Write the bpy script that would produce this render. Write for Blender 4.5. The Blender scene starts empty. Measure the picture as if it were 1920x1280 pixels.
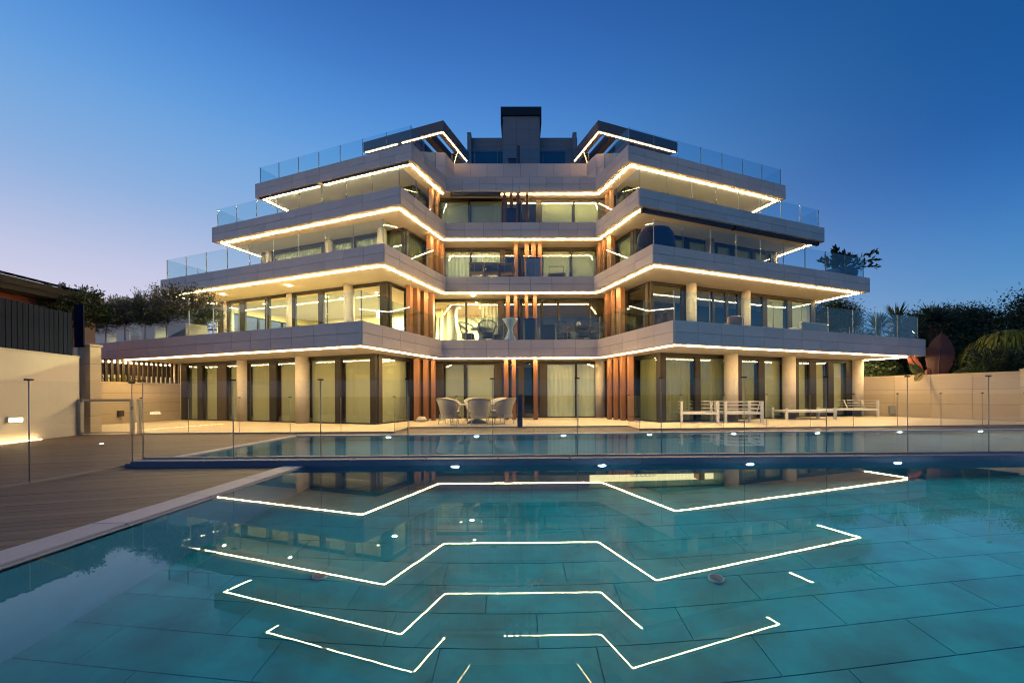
import bpy, math, random
import numpy as np
from mathutils import Matrix, Vector

rnd = random.Random(11)
scene = bpy.context.scene
COL = scene.collection

# ------------------------------------------------------------------ camera
cam = bpy.data.cameras.new('camera')
cam_ob = bpy.data.objects.new('camera', cam); COL.objects.link(cam_ob)
cam.sensor_width = 36.0
cam.lens = 36.0 * 726.6 / 1920.0
cam.shift_x = -20.5 / 1920.0
cam.shift_y = 100.1 / 1920.0
cam.clip_start = 0.05; cam.clip_end = 2000.0
cam_ob.location = (0, 0, 1.10)
# yaw 0.44 deg to the right, roll 0.33 deg
cam_ob.rotation_mode = 'QUATERNION'
cam_ob.rotation_quaternion = (Matrix.Rotation(-0.0077, 3, 'Z') @ Matrix.Rotation(math.pi/2, 3, 'X') @ Matrix.Rotation(-0.0058, 3, 'Z')).to_quaternion()
scene.camera = cam_ob

# ------------------------------------------------------------------ dusk sky
world = bpy.data.worlds.new('World'); scene.world = world
world.use_nodes = True
nt = world.node_tree; nt.nodes.clear()
def N(t, **k):
    n = nt.nodes.new(t)
    for a, b in k.items(): setattr(n, a, b)
    return n
def mathn(op, a, b=None, c=None, clamp=False):
    n = N('ShaderNodeMath', operation=op); n.use_clamp = clamp
    for i, v in enumerate((a, b, c)):
        if v is None: continue
        if hasattr(v, 'links'): nt.links.new(v, n.inputs[i])
        else: n.inputs[i].default_value = v
    return n.outputs[0]
tc = N('ShaderNodeTexCoord'); sp = N('ShaderNodeSeparateXYZ'); nt.links.new(tc.outputs['Generated'], sp.inputs[0])
elev = mathn('MULTIPLY', mathn('ARCSINE', sp.outputs[2]), 2/math.pi)     # 0 horizon .. 1 zenith
def srgb(r, g, b):
    return tuple(((v/255.)/12.92 if v/255. <= .04045 else ((v/255.+.055)/1.055)**2.4) for v in (r, g, b)) + (1,)
def ramp(stops, fac):
    r = N('ShaderNodeValToRGB'); cr = r.color_ramp; cr.interpolation = 'B_SPLINE'
    while len(cr.elements) < len(stops): cr.elements.new(0.5)
    for e, (p, c) in zip(cr.elements, stops): e.position = p; e.color = srgb(*c)
    nt.links.new(fac, r.inputs[0]); return r.outputs[0]
e01 = mathn('MAXIMUM', elev, 0.0)
# side where the sun has set (west, to the left) and the opposite side
west = ramp([(0, (226, 214, 228)), (.09, (219, 213, 235)), (.127, (206, 206, 231)), (.175, (180, 192, 226)), (.23, (142, 177, 223)), (.3, (114, 166, 222)), (.36, (88, 150, 220)), (.43, (64, 122, 200)), (.52, (44, 94, 170)), (.7, (32, 78, 145)), (1, (18, 55, 110))], e01)
east = ramp([(0, (112, 158, 200)), (.09, (102, 151, 197)), (.12, (84, 144, 200)), (.175, (60, 123, 190)), (.22, (46, 108, 180)), (.27, (31, 91, 164)), (.35, (24, 86, 152)), (.5, (20, 74, 138)), (1, (18, 58, 114))], e01)
# azimuth weight around the sunset direction
ln = mathn('SQRT', mathn('ADD', mathn('MULTIPLY', sp.outputs[0], sp.outputs[0]), mathn('ADD', mathn('MULTIPLY', sp.outputs[1], sp.outputs[1]), 1e-4)))
SA = math.radians(-62)
dot = mathn('DIVIDE', mathn('ADD', mathn('MULTIPLY', sp.outputs[0], math.sin(SA)), mathn('MULTIPLY', sp.outputs[1], math.cos(SA))), ln)
sst = N('ShaderNodeMapRange', interpolation_type='SMOOTHSTEP'); nt.links.new(dot, sst.inputs[0]); sst.inputs[1].default_value = -.5; sst.inputs[2].default_value = .66
wgt = sst.outputs[0]
mx = N('ShaderNodeMix', data_type='RGBA'); nt.links.new(wgt, mx.inputs[0]); nt.links.new(east, mx.inputs[6]); nt.links.new(west, mx.inputs[7])
bg = N('ShaderNodeBackground'); bg.inputs[1].default_value = 1.0
wo = N('ShaderNodeOutputWorld'); nt.links.new(mx.outputs[2], bg.inputs[0]); nt.links.new(bg.outputs[0], wo.inputs[0])

# last glow of the sun that has just gone down on the left
sun = bpy.data.lights.new('sun', 'SUN'); sun.energy = 0.06; sun.angle = math.radians(25); sun.color = (1, .78, .7)
sun_ob = bpy.data.objects.new('sun', sun); COL.objects.link(sun_ob)
sun_ob.rotation_euler = (math.radians(83), 0, math.radians(-118))

vs = scene.view_settings
scene.display_settings.display_device = 'sRGB'
vs.view_transform = 'Standard'; vs.look = 'None'; vs.exposure = 0.0; vs.gamma = 1.0; vs.use_curve_mapping = False
scene.render.engine = 'CYCLES'
cy = scene.cycles
cy.max_bounces = 9; cy.diffuse_bounces = 3; cy.glossy_bounces = 5; cy.transmission_bounces = 7; cy.transparent_max_bounces = 28
cy.sample_clamp_indirect = 3.0; cy.sample_clamp_direct = 0.0
cy.caustics_reflective = False; cy.caustics_refractive = True
cy.use_denoising = True
cy.use_light_tree = True
cy.filter_width = 1.15

# ------------------------------------------------------------------ materials
MATS = {}
def newmat(name):
    m = bpy.data.materials.new(name); m.use_nodes = True
    return m, m.node_tree, m.node_tree.nodes['Principled BSDF']
def mat(name, col, rough=.6, metal=0, noise=0, nscale=8, bump=0, bscale=60, vary=0, stretch=(1, 1, 1), emit=None, estr=0, col2=None, spec=.5, coords='Object'):
    if name in MATS: return MATS[name]
    m, t, p = newmat(name)
    p.inputs['Roughness'].default_value = rough; p.inputs['Metallic'].default_value = metal
    p.inputs['Specular IOR Level'].default_value = spec
    p.inputs['Base Color'].default_value = (*col, 1)
    if noise or vary or col2:
        tcn = t.nodes.new('ShaderNodeTexCoord'); mp = t.nodes.new('ShaderNodeMapping'); mp.inputs['Scale'].default_value = stretch
        g = t.nodes.new('ShaderNodeNewGeometry')
        t.links.new(g.outputs['Position'], mp.inputs[0])
        nz = t.nodes.new('ShaderNodeTexNoise'); nz.inputs['Scale'].default_value = nscale; nz.inputs['Detail'].default_value = 6; nz.inputs['Roughness'].default_value = .65
        t.links.new(mp.outputs[0], nz.inputs[0])
        oi = t.nodes.new('ShaderNodeObjectInfo')
        a = t.nodes.new('ShaderNodeMath'); a.operation = 'MULTIPLY_ADD'; t.links.new(nz.outputs[0], a.inputs[0]); a.inputs[1].default_value = 2*noise; a.inputs[2].default_value = 1-noise
        b = t.nodes.new('ShaderNodeMath'); b.operation = 'MULTIPLY_ADD'; t.links.new(oi.outputs['Random'], b.inputs[0]); b.inputs[1].default_value = 2*vary; b.inputs[2].default_value = -vary
        s = t.nodes.new('ShaderNodeMath'); s.operation = 'ADD'; t.links.new(a.outputs[0], s.inputs[0]); t.links.new(b.outputs[0], s.inputs[1])
        vm = t.nodes.new('ShaderNodeVectorMath'); vm.operation = 'SCALE'
        if col2:
            mixc = t.nodes.new('ShaderNodeMix'); mixc.data_type = 'RGBA'; mixc.inputs[6].default_value = (*col, 1); mixc.inputs[7].default_value = (*col2, 1)
            rp = t.nodes.new('ShaderNodeValToRGB'); rp.color_ramp.elements[0].position = .4; rp.color_ramp.elements[1].position = .62
            n2 = t.nodes.new('ShaderNodeTexNoise'); n2.inputs['Scale'].default_value = nscale*.6; n2.inputs['Detail'].default_value = 4
            t.links.new(mp.outputs[0], n2.inputs[0]); t.links.new(n2.outputs[0], rp.inputs[0]); t.links.new(rp.outputs[0], mixc.inputs[0])
            t.links.new(mixc.outputs[2], vm.inputs[0])
        else: vm.inputs[0].default_value = col
        t.links.new(s.outputs[0], vm.inputs['Scale']); t.links.new(vm.outputs[0], p.inputs['Base Color'])
    if bump:
        g2 = t.nodes.new('ShaderNodeNewGeometry'); mp2 = t.nodes.new('ShaderNodeMapping'); mp2.inputs['Scale'].default_value = stretch; t.links.new(g2.outputs['Position'], mp2.inputs[0])
        nb = t.nodes.new('ShaderNodeTexNoise'); nb.inputs['Scale'].default_value = bscale; nb.inputs['Detail'].default_value = 4; t.links.new(mp2.outputs[0], nb.inputs[0])
        bp = t.nodes.new('ShaderNodeBump'); bp.inputs['Strength'].default_value = bump; bp.inputs['Distance'].default_value = .01
        t.links.new(nb.outputs[0], bp.inputs['Height']); t.links.new(bp.outputs[0], p.inputs['Normal'])
    if emit:
        p.inputs['Emission Color'].default_value = (*emit, 1); p.inputs['Emission Strength'].default_value = estr
    MATS[name] = m; return m
def emat(name, col, s):
    if name in MATS: return MATS[name]
    m = bpy.data.materials.new(name); m.use_nodes = True; t = m.node_tree; t.nodes.clear()
    e = t.nodes.new('ShaderNodeEmission'); e.inputs[0].default_value = (*col, 1); e.inputs[1].default_value = s
    o = t.nodes.new('ShaderNodeOutputMaterial'); t.links.new(e.outputs[0], o.inputs[0]); MATS[name] = m; return m
def glassmat(name, tint, refl=1.0, base=.045):
    """clear sheet glass: transparent with a Schlick reflection on each face"""
    m = bpy.data.materials.new(name); m.use_nodes = True; t = m.node_tree; t.nodes.clear()
    g = t.nodes.new('ShaderNodeNewGeometry'); d = t.nodes.new('ShaderNodeVectorMath'); d.operation = 'DOT_PRODUCT'
    t.links.new(g.outputs['Normal'], d.inputs[0]); t.links.new(g.outputs['Incoming'], d.inputs[1])
    def mn(op, a, b):
        n = t.nodes.new('ShaderNodeMath'); n.operation = op; n.use_clamp = False
        for i, v in enumerate((a, b)):
            if v is None: continue
            if hasattr(v, 'links'): t.links.new(v, n.inputs[i])
            else: n.inputs[i].default_value = v
        return n.outputs[0]
    c = mn('ABSOLUTE', d.outputs['Value'], None); f5 = mn('POWER', mn('SUBTRACT', 1.0, c), 5.0)
    fac = mn('MINIMUM', mn('MULTIPLY', mn('ADD', mn('MULTIPLY', f5, 1-base), base), refl), 1.0)
    tr = t.nodes.new('ShaderNodeBsdfTransparent'); tr.inputs[0].default_value = (*tint, 1)
    gl = t.nodes.new('ShaderNodeBsdfGlossy'); gl.inputs['Roughness'].default_value = 0.0
    mx = t.nodes.new('ShaderNodeMixShader'); t.links.new(fac, mx.inputs[0]); t.links.new(tr.outputs[0], mx.inputs[1]); t.links.new(gl.outputs[0], mx.inputs[2])
    o = t.nodes.new('ShaderNodeOutputMaterial'); t.links.new(mx.outputs[0], o.inputs[0]); MATS[name] = m; return m

M_clad = mat('stone_cladding', (.74, .61, .52), .55, noise=.16, nscale=4, vary=.07, stretch=(1, 1, 7), bump=.12, bscale=25)
M_core = mat('joint_shadow_core', (.04, .035, .035), .9)
M_soff = mat('soffit_plaster', (.90, .82, .68), .8, noise=.03, nscale=2)
M_trav = mat('travertine', (.50, .41, .29), .6, noise=.14, nscale=4, vary=.06, stretch=(1, 1, 9), bump=.15, bscale=20)
M_conc = mat('column_stone', (.46, .41, .34), .75, noise=.24, nscale=9, bump=.3, bscale=40)
M_white = mat('white_render', (.60, .54, .46), .85, noise=.14, nscale=1.3, bump=.15, bscale=120)
M_frame = mat('dark_bronze_frame', (.012, .010, .008), .6, spec=.25)
M_pier = mat('brown_metal_pier', (.034, .024, .018), .6, spec=.25, noise=.05, nscale=3)
M_copper = mat('copper_fin', (.19, .082, .034), .5, metal=.2, noise=.10, nscale=7, stretch=(1, 1, .15), vary=.06)
M_blind = mat('roller_blind_cloth', (.43, .39, .26), .85, noise=.16, nscale=.8, vary=.12, emit=(.75, .74, .36), estr=.05)  # faint emission stands in for room lamps behind the blind
M_curt = mat('curtain_cloth', (.26, .24, .12), .9, noise=.10, nscale=3, stretch=(8, 8, .3), emit=(.75, .74, .36), estr=.035)  # weak glow put into the cloth in place of lamps indoors
M_sheer = mat('sheer_curtain', (.62, .60, .46), .9, noise=.1, nscale=3, stretch=(8, 8, .3), emit=(.9, .85, .6), estr=.09)  # slight emission imitates room light coming through the fabric
M_int = mat('interior_wall_paint', (.84, .70, .42), .8, noise=.03, nscale=1)
M_intdk = mat('unlit_interior', (.06, .07, .085), .8)  # darkness of the unlit rooms put into the wall colour
M_led = emat('led_strip_light', (1, .67, .30), 265)
M_led2 = emat('canopy_led_light', (1, .60, .23), 60)
M_down = emat('downlight_lamp', (1, .80, .5), 55)
M_poolled = emat('pool_lamp', (.72, .95, 1), 1700)
M_poolled2 = emat('pool_lamp_far', (.72, .95, 1), 700)
M_steel = mat('dark_steel', (.30, .30, .29), .5, metal=.4)
M_alu = mat('brushed_steel', (.42, .42, .40), .35, metal=.8)
M_navy = mat('navy_slat', (.004, .010, .032), .8, noise=.06, nscale=5, vary=.15, spec=.1)
M_red = mat('terracotta_render', (.36, .11, .065), .9, noise=.10, nscale=2)
M_roof = mat('roof_tiles', (.012, .010, .0095), .9, noise=.2, nscale=6, vary=.1)
M_terr = None
M_whitepaint = mat('white_powder_coat', (.72, .70, .66), .5)
M_pot = mat('grey_pot', (.22, .24, .27), .8, noise=.08, nscale=6)
M_planter = mat('planter_cream', (.50, .48, .40), .75, noise=.05)
M_rattan = mat('woven_rattan', (.36, .35, .32), .85, noise=.25, nscale=90, bump=.5, bscale=160)
M_dkrat = mat('dark_weave', (.075, .07, .07), .85, noise=.25, nscale=90, bump=.4, bscale=160)
M_wood = mat('teak', (.30, .17, .10), .6, noise=.15, nscale=12, stretch=(1, 1, 5))
M_cush = mat('cushion', (.24, .19, .16), .9)
M_dark = mat('dark_cover', (.035, .05, .09), .7, noise=.06)
M_greycab = mat('grey_cabinet', (.24, .25, .30), .6)
M_soil = mat('soil', (.06, .045, .03), .95, noise=.2, nscale=10)
M_trunk = mat('bark', (.045, .034, .026), .95, noise=.25, nscale=14, bump=.5, bscale=30)
M_rock = mat('limestone_rock', (.5, .46, .38), .9, noise=.2, nscale=12, bump=.6, bscale=20)
M_cop = mat('coping_stone', (.42, .39, .40), .6, noise=.12, nscale=6, vary=.06, bump=.15, bscale=50)
M_div = mat('divider_stone', (.10, .115, .17), .6, noise=.15, nscale=8, vary=.05)
M_tile = None
def leafmat(name, c1, c2, trans=.25):
    m, t, p = newmat(name)
    g = t.nodes.new('ShaderNodeNewGeometry'); nz = t.nodes.new('ShaderNodeTexNoise'); nz.inputs['Scale'].default_value = 1.7; nz.inputs['Detail'].default_value = 3
    t.links.new(g.outputs['Position'], nz.inputs[0])
    mixn = t.nodes.new('ShaderNodeMath'); mixn.operation = 'ADD'; t.links.new(nz.outputs[0], mixn.inputs[0])
    sc = t.nodes.new('ShaderNodeMath'); sc.operation = 'MULTIPLY_ADD'; t.links.new(g.outputs['Random Per Island'], sc.inputs[0]); sc.inputs[1].default_value = .7; sc.inputs[2].default_value = -.35
    t.links.new(sc.outputs[0], mixn.inputs[1]); mixn.use_clamp = True
    mc = t.nodes.new('ShaderNodeMix'); mc.data_type = 'RGBA'; mc.inputs[6].default_value = (*c1, 1); mc.inputs[7].default_value = (*c2, 1)
    t.links.new(mixn.outputs[0], mc.inputs[0]); t.links.new(mc.outputs[2], p.inputs['Base Color']); p.inputs['Roughness'].default_value = .55
    tl = t.nodes.new('ShaderNodeBsdfTranslucent'); t.links.new(mc.outputs[2], tl.inputs[0])
    ms = t.nodes.new('ShaderNodeMixShader'); ms.inputs[0].default_value = trans
    o = t.nodes['Material Output']; t.links.new(p.outputs[0], ms.inputs[1]); t.links.new(tl.outputs[0], ms.inputs[2]); t.links.new(ms.outputs[0], o.inputs[0])
    MATS[name] = m; return m
M_olive = leafmat('olive_leaf', (.035, .045, .03), (.10, .115, .08))
M_green = leafmat('green_leaf', (.012, .028, .012), (.05, .085, .03))
M_lime = leafmat('lime_leaf', (.10, .13, .01), (.28, .30, .03), .4)
M_yucca = leafmat('yucca_leaf', (.02, .045, .03), (.05, .09, .06))
M_redleaf = leafmat('red_banana_leaf', (.085, .022, .022), (.13, .045, .035), .25)
M_yelleaf = leafmat('yellow_leaf', (.22, .20, .03), (.36, .30, .08), .3)
G_rail = glassmat('railing_glass', (.84, .94, .965))
G_win = glassmat('window_glass', (.90, .93, .88), refl=1.5)
G_fence = glassmat('fence_glass', (.98, .988, .985), refl=.6)

# ground-level procedural surfaces
def terrace_mat():
    m, t, p = newmat('terrace_stone')
    g = t.nodes.new('ShaderNodeNewGeometry')
    br = t.nodes.new('ShaderNodeTexBrick'); br.offset = .5
    br.inputs['Color1'].default_value = (.68, .58, .40, 1); br.inputs['Color2'].default_value = (.61, .52, .36, 1); br.inputs['Mortar'].default_value = (.33, .28, .21, 1)
    br.inputs['Scale'].default_value = 1.0; br.inputs['Mortar Size'].default_value = .006; br.inputs['Brick Width'].default_value = 1.2; br.inputs['Row Height'].default_value = .6
    t.links.new(g.outputs['Position'], br.inputs[0])
    nz = t.nodes.new('ShaderNodeTexNoise'); nz.inputs['Scale'].default_value = 3; nz.inputs['Detail'].default_value = 6; t.links.new(g.outputs['Position'], nz.inputs[0])
    s = t.nodes.new('ShaderNodeMath'); s.operation = 'MULTIPLY_ADD'; t.links.new(nz.outputs[0], s.inputs[0]); s.inputs[1].default_value = .4; s.inputs[2].default_value = .8
    v = t.nodes.new('ShaderNodeVectorMath'); v.operation = 'SCALE'; t.links.new(br.outputs[0], v.inputs[0]); t.links.new(s.outputs[0], v.inputs['Scale'])
    t.links.new(v.outputs[0], p.inputs['Base Color']); p.inputs['Roughness'].default_value = .5
    return m
M_terr = terrace_mat()
M_plank = mat('deck_board', (.098, .058, .036), .6, noise=.25, nscale=2.2, vary=.26, stretch=(1.5, 9, 1), bump=.25, bscale=30)
M_deckbase = mat('deck_base', (.02, .016, .014), .9)
M_tile = mat('pool_slate_tile', (.001, .33, .33), .5, noise=.42, nscale=2.6, vary=.13, col2=(.004, .19, .185), bump=.1, bscale=20)
M_grout = mat('pool_grout', (.003, .24, .24), .8)
M_poolwall = mat('pool_wall_tile', (.05, .20, .28), .5, noise=.2, nscale=4)
M_ground = mat('earth', (.05, .05, .03), .95, noise=.3, nscale=.5)
def watermat(name, bump, scale):
    m = bpy.data.materials.new(name); m.use_nodes = True; t = m.node_tree; t.nodes.clear()
    gl = t.nodes.new('ShaderNodeBsdfGlass'); gl.inputs['IOR'].default_value = 1.333; gl.inputs['Roughness'].default_value = 0.0; gl.inputs['Color'].default_value = (.93, .99, 1, 1)
    g = t.nodes.new('ShaderNodeNewGeometry'); nz = t.nodes.new('ShaderNodeTexNoise'); nz.inputs['Scale'].default_value = scale; nz.inputs['Detail'].default_value = 3
    t.links.new(g.outputs['Position'], nz.inputs[0]); bp = t.nodes.new('ShaderNodeBump'); bp.inputs['Strength'].default_value = bump; bp.inputs['Distance'].default_value = .02
    t.links.new(nz.outputs[0], bp.inputs['Height']); t.links.new(bp.outputs[0], gl.inputs['Normal'])
    o = t.nodes.new('ShaderNodeOutputMaterial'); t.links.new(gl.outputs[0], o.inputs[0]); MATS[name] = m; return m
M_water = watermat('still_pool_water', .012, 1.1)
M_water2 = watermat('rippled_pool_water', .05, 2.2)

# ------------------------------------------------------------------ helpers
WM = {}
def reg(o, parent, w):
    """place o with world matrix w under parent"""
    WM[o.name] = w
    if parent is not None:
        o.parent = parent; o.matrix_parent_inverse = WM[parent.name].inverted()
    o.matrix_basis = w
def tag(o, label=None, cat=None, group=None, kind=None):
    if label: o['label'] = label
    if cat: o['category'] = cat
    if group: o['group'] = group
    if kind: o['kind'] = kind
    return o
def empty(name, loc=(0, 0, 0), rz=0, label=None, cat=None, group=None, parent=None):
    o = bpy.data.objects.new(name, None); COL.objects.link(o); o.empty_display_size = .2
    reg(o, parent, Matrix.Translation(loc) @ Matrix.Rotation(rz, 4, 'Z')); return tag(o, label, cat, group)
def frame(P, A, Nn):
    """2-D frame: (a, n) -> world xy"""
    P = np.array(P, float); A = np.array(A, float); Nn = np.array(Nn, float)
    return lambda a, n: P + a*A + n*Nn
ID = lambda a, n: np.array((a, n), float)
class MB:
    def __init__(s, f=ID): s.v = []; s.f = []; s.fr = f
    def pt(s, a, n, z): p = s.fr(a, n); return (float(p[0]), float(p[1]), float(z))
    def box(s, a0, a1, n0, n1, z0, z1):
        b = len(s.v); s.v += [s.pt(a, n, z) for z in (z0, z1) for a, n in ((a0, n0), (a1, n0), (a1, n1), (a0, n1))]
        s.f += [(b, b+3, b+2, b+1), (b+4, b+5, b+6, b+7)] + [(b+i, b+(i+1) % 4, b+4+(i+1) % 4, b+4+i) for i in range(4)]; return s
    def prism(s, poly, z0, z1):
        """poly in frame coords"""
        b = len(s.v); n = len(poly); s.v += [s.pt(*p, z0) for p in poly] + [s.pt(*p, z1) for p in poly]
        s.f += [tuple(range(b+n-1, b-1, -1)), tuple(range(b+n, b+2*n))] + [(b+i, b+(i+1) % n, b+n+(i+1) % n, b+n+i) for i in range(n)]; return s
    def lathe(s, c, prof, seg=24, a0=0, a1=2*math.pi, cap=True):
        b = len(s.v); full = abs(a1-a0-2*math.pi) < 1e-6; m = seg if full else seg+1
        for r, z in prof:
            for i in range(m):
                t = a0+(a1-a0)*i/seg; s.v.append(s.pt(c[0]+r*math.cos(t), c[1]+r*math.sin(t), z))
        for j in range(len(prof)-1):
            for i in range(seg):
                i2 = (i+1) % m; s.f.append((b+j*m+i, b+j*m+i2, b+(j+1)*m+i2, b+(j+1)*m+i))
        if cap and full:
            s.f.append(tuple(b+i for i in range(m-1, -1, -1))); s.f.append(tuple(b+(len(prof)-1)*m+i for i in range(m)))
        return s
    def tube(s, pts, radii, seg=6):
        if not hasattr(radii, '__len__'): radii = [radii]*len(pts)
        pts = [Vector(p) for p in pts]; b = len(s.v)
        for i, p in enumerate(pts):
            d = (pts[min(i+1, len(pts)-1)]-pts[max(i-1, 0)]).normalized()
            u = d.cross(Vector((0, 0, 1)) if abs(d.z) < .9 else Vector((1, 0, 0))).normalized(); w = d.cross(u)
            for k in range(seg):
                q = p + radii[i]*(u*math.cos(2*math.pi*k/seg)+w*math.sin(2*math.pi*k/seg)); s.v.append(tuple(q))
        for i in range(len(pts)-1):
            for k in range(seg): k2 = (k+1) % seg; s.f.append((b+i*seg+k, b+i*seg+k2, b+(i+1)*seg+k2, b+(i+1)*seg+k))
        s.f.append(tuple(b+k for k in range(seg-1, -1, -1))); s.f.append(tuple(b+(len(pts)-1)*seg+k for k in range(seg)))
        return s
    def build(s, name, m, parent=None, smooth=False, recalc=True, kind=None, bevel=0):
        me = bpy.data.meshes.new(name); me.from_pydata(s.v, [], s.f); me.materials.append(m)
        if recalc:
            import bmesh
            bm = bmesh.new(); bm.from_mesh(me); bmesh.ops.recalc_face_normals(bm, faces=bm.faces)
            if bevel: bmesh.ops.bevel(bm, geom=list(bm.edges), offset=bevel, segments=1, affect='EDGES')
            bm.to_mesh(me); bm.free()
        if smooth: me.polygons.foreach_set('use_smooth', [True]*len(me.polygons))
        o = bpy.data.objects.new(name, me); COL.objects.link(o)
        reg(o, parent, Matrix.Identity(4))
        if kind: o['kind'] = kind
        return o
_boxes = {}
def piece(name, c, size, ang, m, parent=None, bevel=0):
    """box piece centred at c=(x,y,z); alike pieces share mesh data"""
    key = (round(size[0], 3), round(size[1], 3), round(size[2], 3), m.name, bevel)
    me = _boxes.get(key)
    if me is None:
        w, d, h = key[0]/2, key[1]/2, key[2]/2
        b = MB().box(-w, w, -d, d, -h, h); me = bpy.data.meshes.new(name); me.from_pydata(b.v, [], b.f); me.materials.append(m)
        if bevel:
            import bmesh
            bm = bmesh.new(); bm.from_mesh(me); bmesh.ops.bevel(bm, geom=list(bm.edges), offset=bevel, segments=1, affect='EDGES'); bm.to_mesh(me); bm.free()
        _boxes[key] = me
    o = bpy.data.objects.new(name, me); COL.objects.link(o)
    reg(o, parent, Matrix.Translation(c) @ Matrix.Rotation(ang, 4, 'Z')); return o
def copy_thing(root, loc, rz=0, label=None, group=None, scale=1):
    """a copy of a thing with its parts and their sub-parts"""
    w = Matrix.Translation(loc) @ Matrix.Rotation(rz, 4, 'Z') @ Matrix.Scale(scale, 4)
    r = root.copy(); COL.objects.link(r); r.matrix_basis = w; WM[r.name] = w
    if label: r['label'] = label
    if group: r['group'] = group
    for ch in list(root.children):
        c = ch.copy(); COL.objects.link(c); c.parent = r
        for g in list(ch.children):
            d = g.copy(); COL.objects.link(d); d.parent = c
    return r
def move(root, loc, rz=0, scale=1):
    root.matrix_basis = Matrix.Translation(loc) @ Matrix.Rotation(rz, 4, 'Z') @ Matrix.Scale(scale, 4); WM[root.name] = root.matrix_basis.copy()
def ang(d): return math.atan2(d[1], d[0])

# ------------------------------------------------------------------ building geometry
T = math.radians(19.9)
AL = np.array((-math.cos(T), math.sin(T))); NL = np.array((math.sin(T), math.cos(T)))
AR = np.array((math.cos(T), math.sin(T))); NR = np.array((-math.sin(T), math.cos(T)))
# level: left inner x, right inner x, centre y, left depth, left length, right depth, right length, top z, bottom z
SL = {1: (-3.34, 3.35, 16.62, 4.71, 15.70, 4.59, 13.87, 3.46, 2.71),
      2: (-3.52, 3.59, 18.57, 4.40, 13.12, 4.27, 13.01, 6.76, 6.06),
      3: (-3.78, 3.99, 20.02, 3.72, 11.83, 3.54, 11.97, 10.00, 9.24),
      4: (-4.06, 4.32, 21.59, 3.12, 10.55, 2.97, 10.88, 13.21, 12.43)}
def corners(k):
    xl, xr, yc, sL, tL, sR, tR, zt, zb = SL[k]
    LI = np.array((xl, yc)); RI = np.array((xr, yc)); LP = LI-sL*NL; RP = RI-sR*NR; LE = LP+tL*AL; RE = RP+tR*AR
    return LE, LP, LI, RI, RP, RE
def offset(poly, d):
    """inward offset of the open polyline (interior on its +normal side); ends handled by extra points"""
    out = []
    for i in range(1, len(poly)-1):
        e1 = poly[i]-poly[i-1]; e2 = poly[i+1]-poly[i]; e1 = e1/np.linalg.norm(e1); e2 = e2/np.linalg.norm(e2)
        n1 = np.array((-e1[1], e1[0])); n2 = np.array((-e2[1], e2[0])); m = (n1+n2)/(1+n1@n2); out.append(poly[i]+m*d)
    return out
def outline(k, d=0, deep=8.0):
    LE, LP, LI, RI, RP, RE = corners(k)
    pl = [LE+NL*(deep+3), LE, LP, LI, RI, RP, RE, RE+NR*(deep+3)]
    o = offset(pl, d); return [o[0]+NL*deep]+o+[o[-1]+NR*deep]

B = empty('apartment_building', (0, 21, 0), 0, 'stepped five storey apartment block with stone balcony bands and glowing light strips behind the pool', 'building')
PW = .97
def seg_panels(P, Q, z0, z1, parent, th=.04, first=PW):
    L = np.linalg.norm(Q-P); d = (Q-P)/L; n = max(1, round(L/PW)); w = L/n; h = (z1-z0)/2; nn = np.array((d[1], -d[0]))
    for i in range(n):
        for j in range(2):
            c = P+d*(w*(i+.5))-nn*(-.0)+nn*(th/2-.02)
            piece('cladding_panel', (c[0], c[1], z0+h*(j+.5)), (w-.013, th, h-.013), ang(d), M_clad, parent)
def floor_slab(k):
    zt, zb = SL[k][7], SL[k][8]
    pl = outline(k, .022)
    s = MB(); s.prism([tuple(p) for p in pl], zb+.012, zt-.01)
    o = s.build('floor_slab', M_core, B, recalc=True)
    so = MB(); so.prism([tuple(p) for p in outline(k, .03)], zb, zb+.011); so.build('soffit', M_soff, o)
    fl = MB(); fl.prism([tuple(p) for p in outline(k, .05)], zt-.009, zt-.004); fl.build('balcony_floor', M_terr, o)
    c = outline(k, 0)[1:-1]
    for i in range(5): seg_panels(c[i], c[i+1], zb, zt, o)
    e = outline(k, 0)
    # side returns of the slab, one clad piece each
    for (P, Q) in ((e[0], e[1]), (e[-2], e[-1])):
        L = np.linalg.norm(Q-P); m = (P+Q)/2; d = (Q-P)/L
        piece('side_cladding', (m[0], m[1], (zt+zb)/2), (L, .03, zt-zb-.01), ang(d), M_clad, o)
    return o
slabs = {k: floor_slab(k) for k in SL}

def strip(points, z, name='light_strip', m=None, w=.038, h=.012, drop=.007):
    for i in range(len(points)-1):
        P, Q = np.array(points[i]), np.array(points[i+1]); L = np.linalg.norm(Q-P); c = (P+Q)/2
        piece(name, (c[0], c[1], z-drop-h/2), (L+w*.9, w, h), ang(Q-P), m or M_led, B)
def lerp(P, Q, t): return P+(Q-P)*t
for k in SL:
    LE, LP, LI, RI, RP, RE = corners(k)
    zb = SL[k][8]
    ins = outline(k, .295)[1:-1]     # LE..RE inset
    if k == 1: ins[0] = ins[0]-AL*.75
    endL = ins[0]+NL*3.1; endR = ins[-1]+NR*3.1
    if k == 1:
        strip([endL, ins[0], ins[1], ins[2], ins[3], ins[4], ins[5], endR], zb)
    elif k == 2:
        strip([endL, ins[0], ins[1], ins[2], ins[3], ins[4], ins[5], endR], zb)
    elif k == 3:
        strip([endL, ins[0], ins[1], ins[2], ins[3], lerp(ins[3], ins[4], .985)], zb); strip([lerp(ins[5], endR, .06), endR], zb)
    else:
        strip([endL, ins[0], lerp(ins[0], ins[1], .41)], zb); strip([lerp(ins[0], ins[1], .455), lerp(ins[0], ins[1], .985)], zb)
        strip([lerp(ins[1], ins[2], .02), lerp(ins[1], ins[2], .97)], zb)
        strip([(-.95, ins[2][1]), ins[3], ins[4], ins[5], endR], zb)

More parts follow.
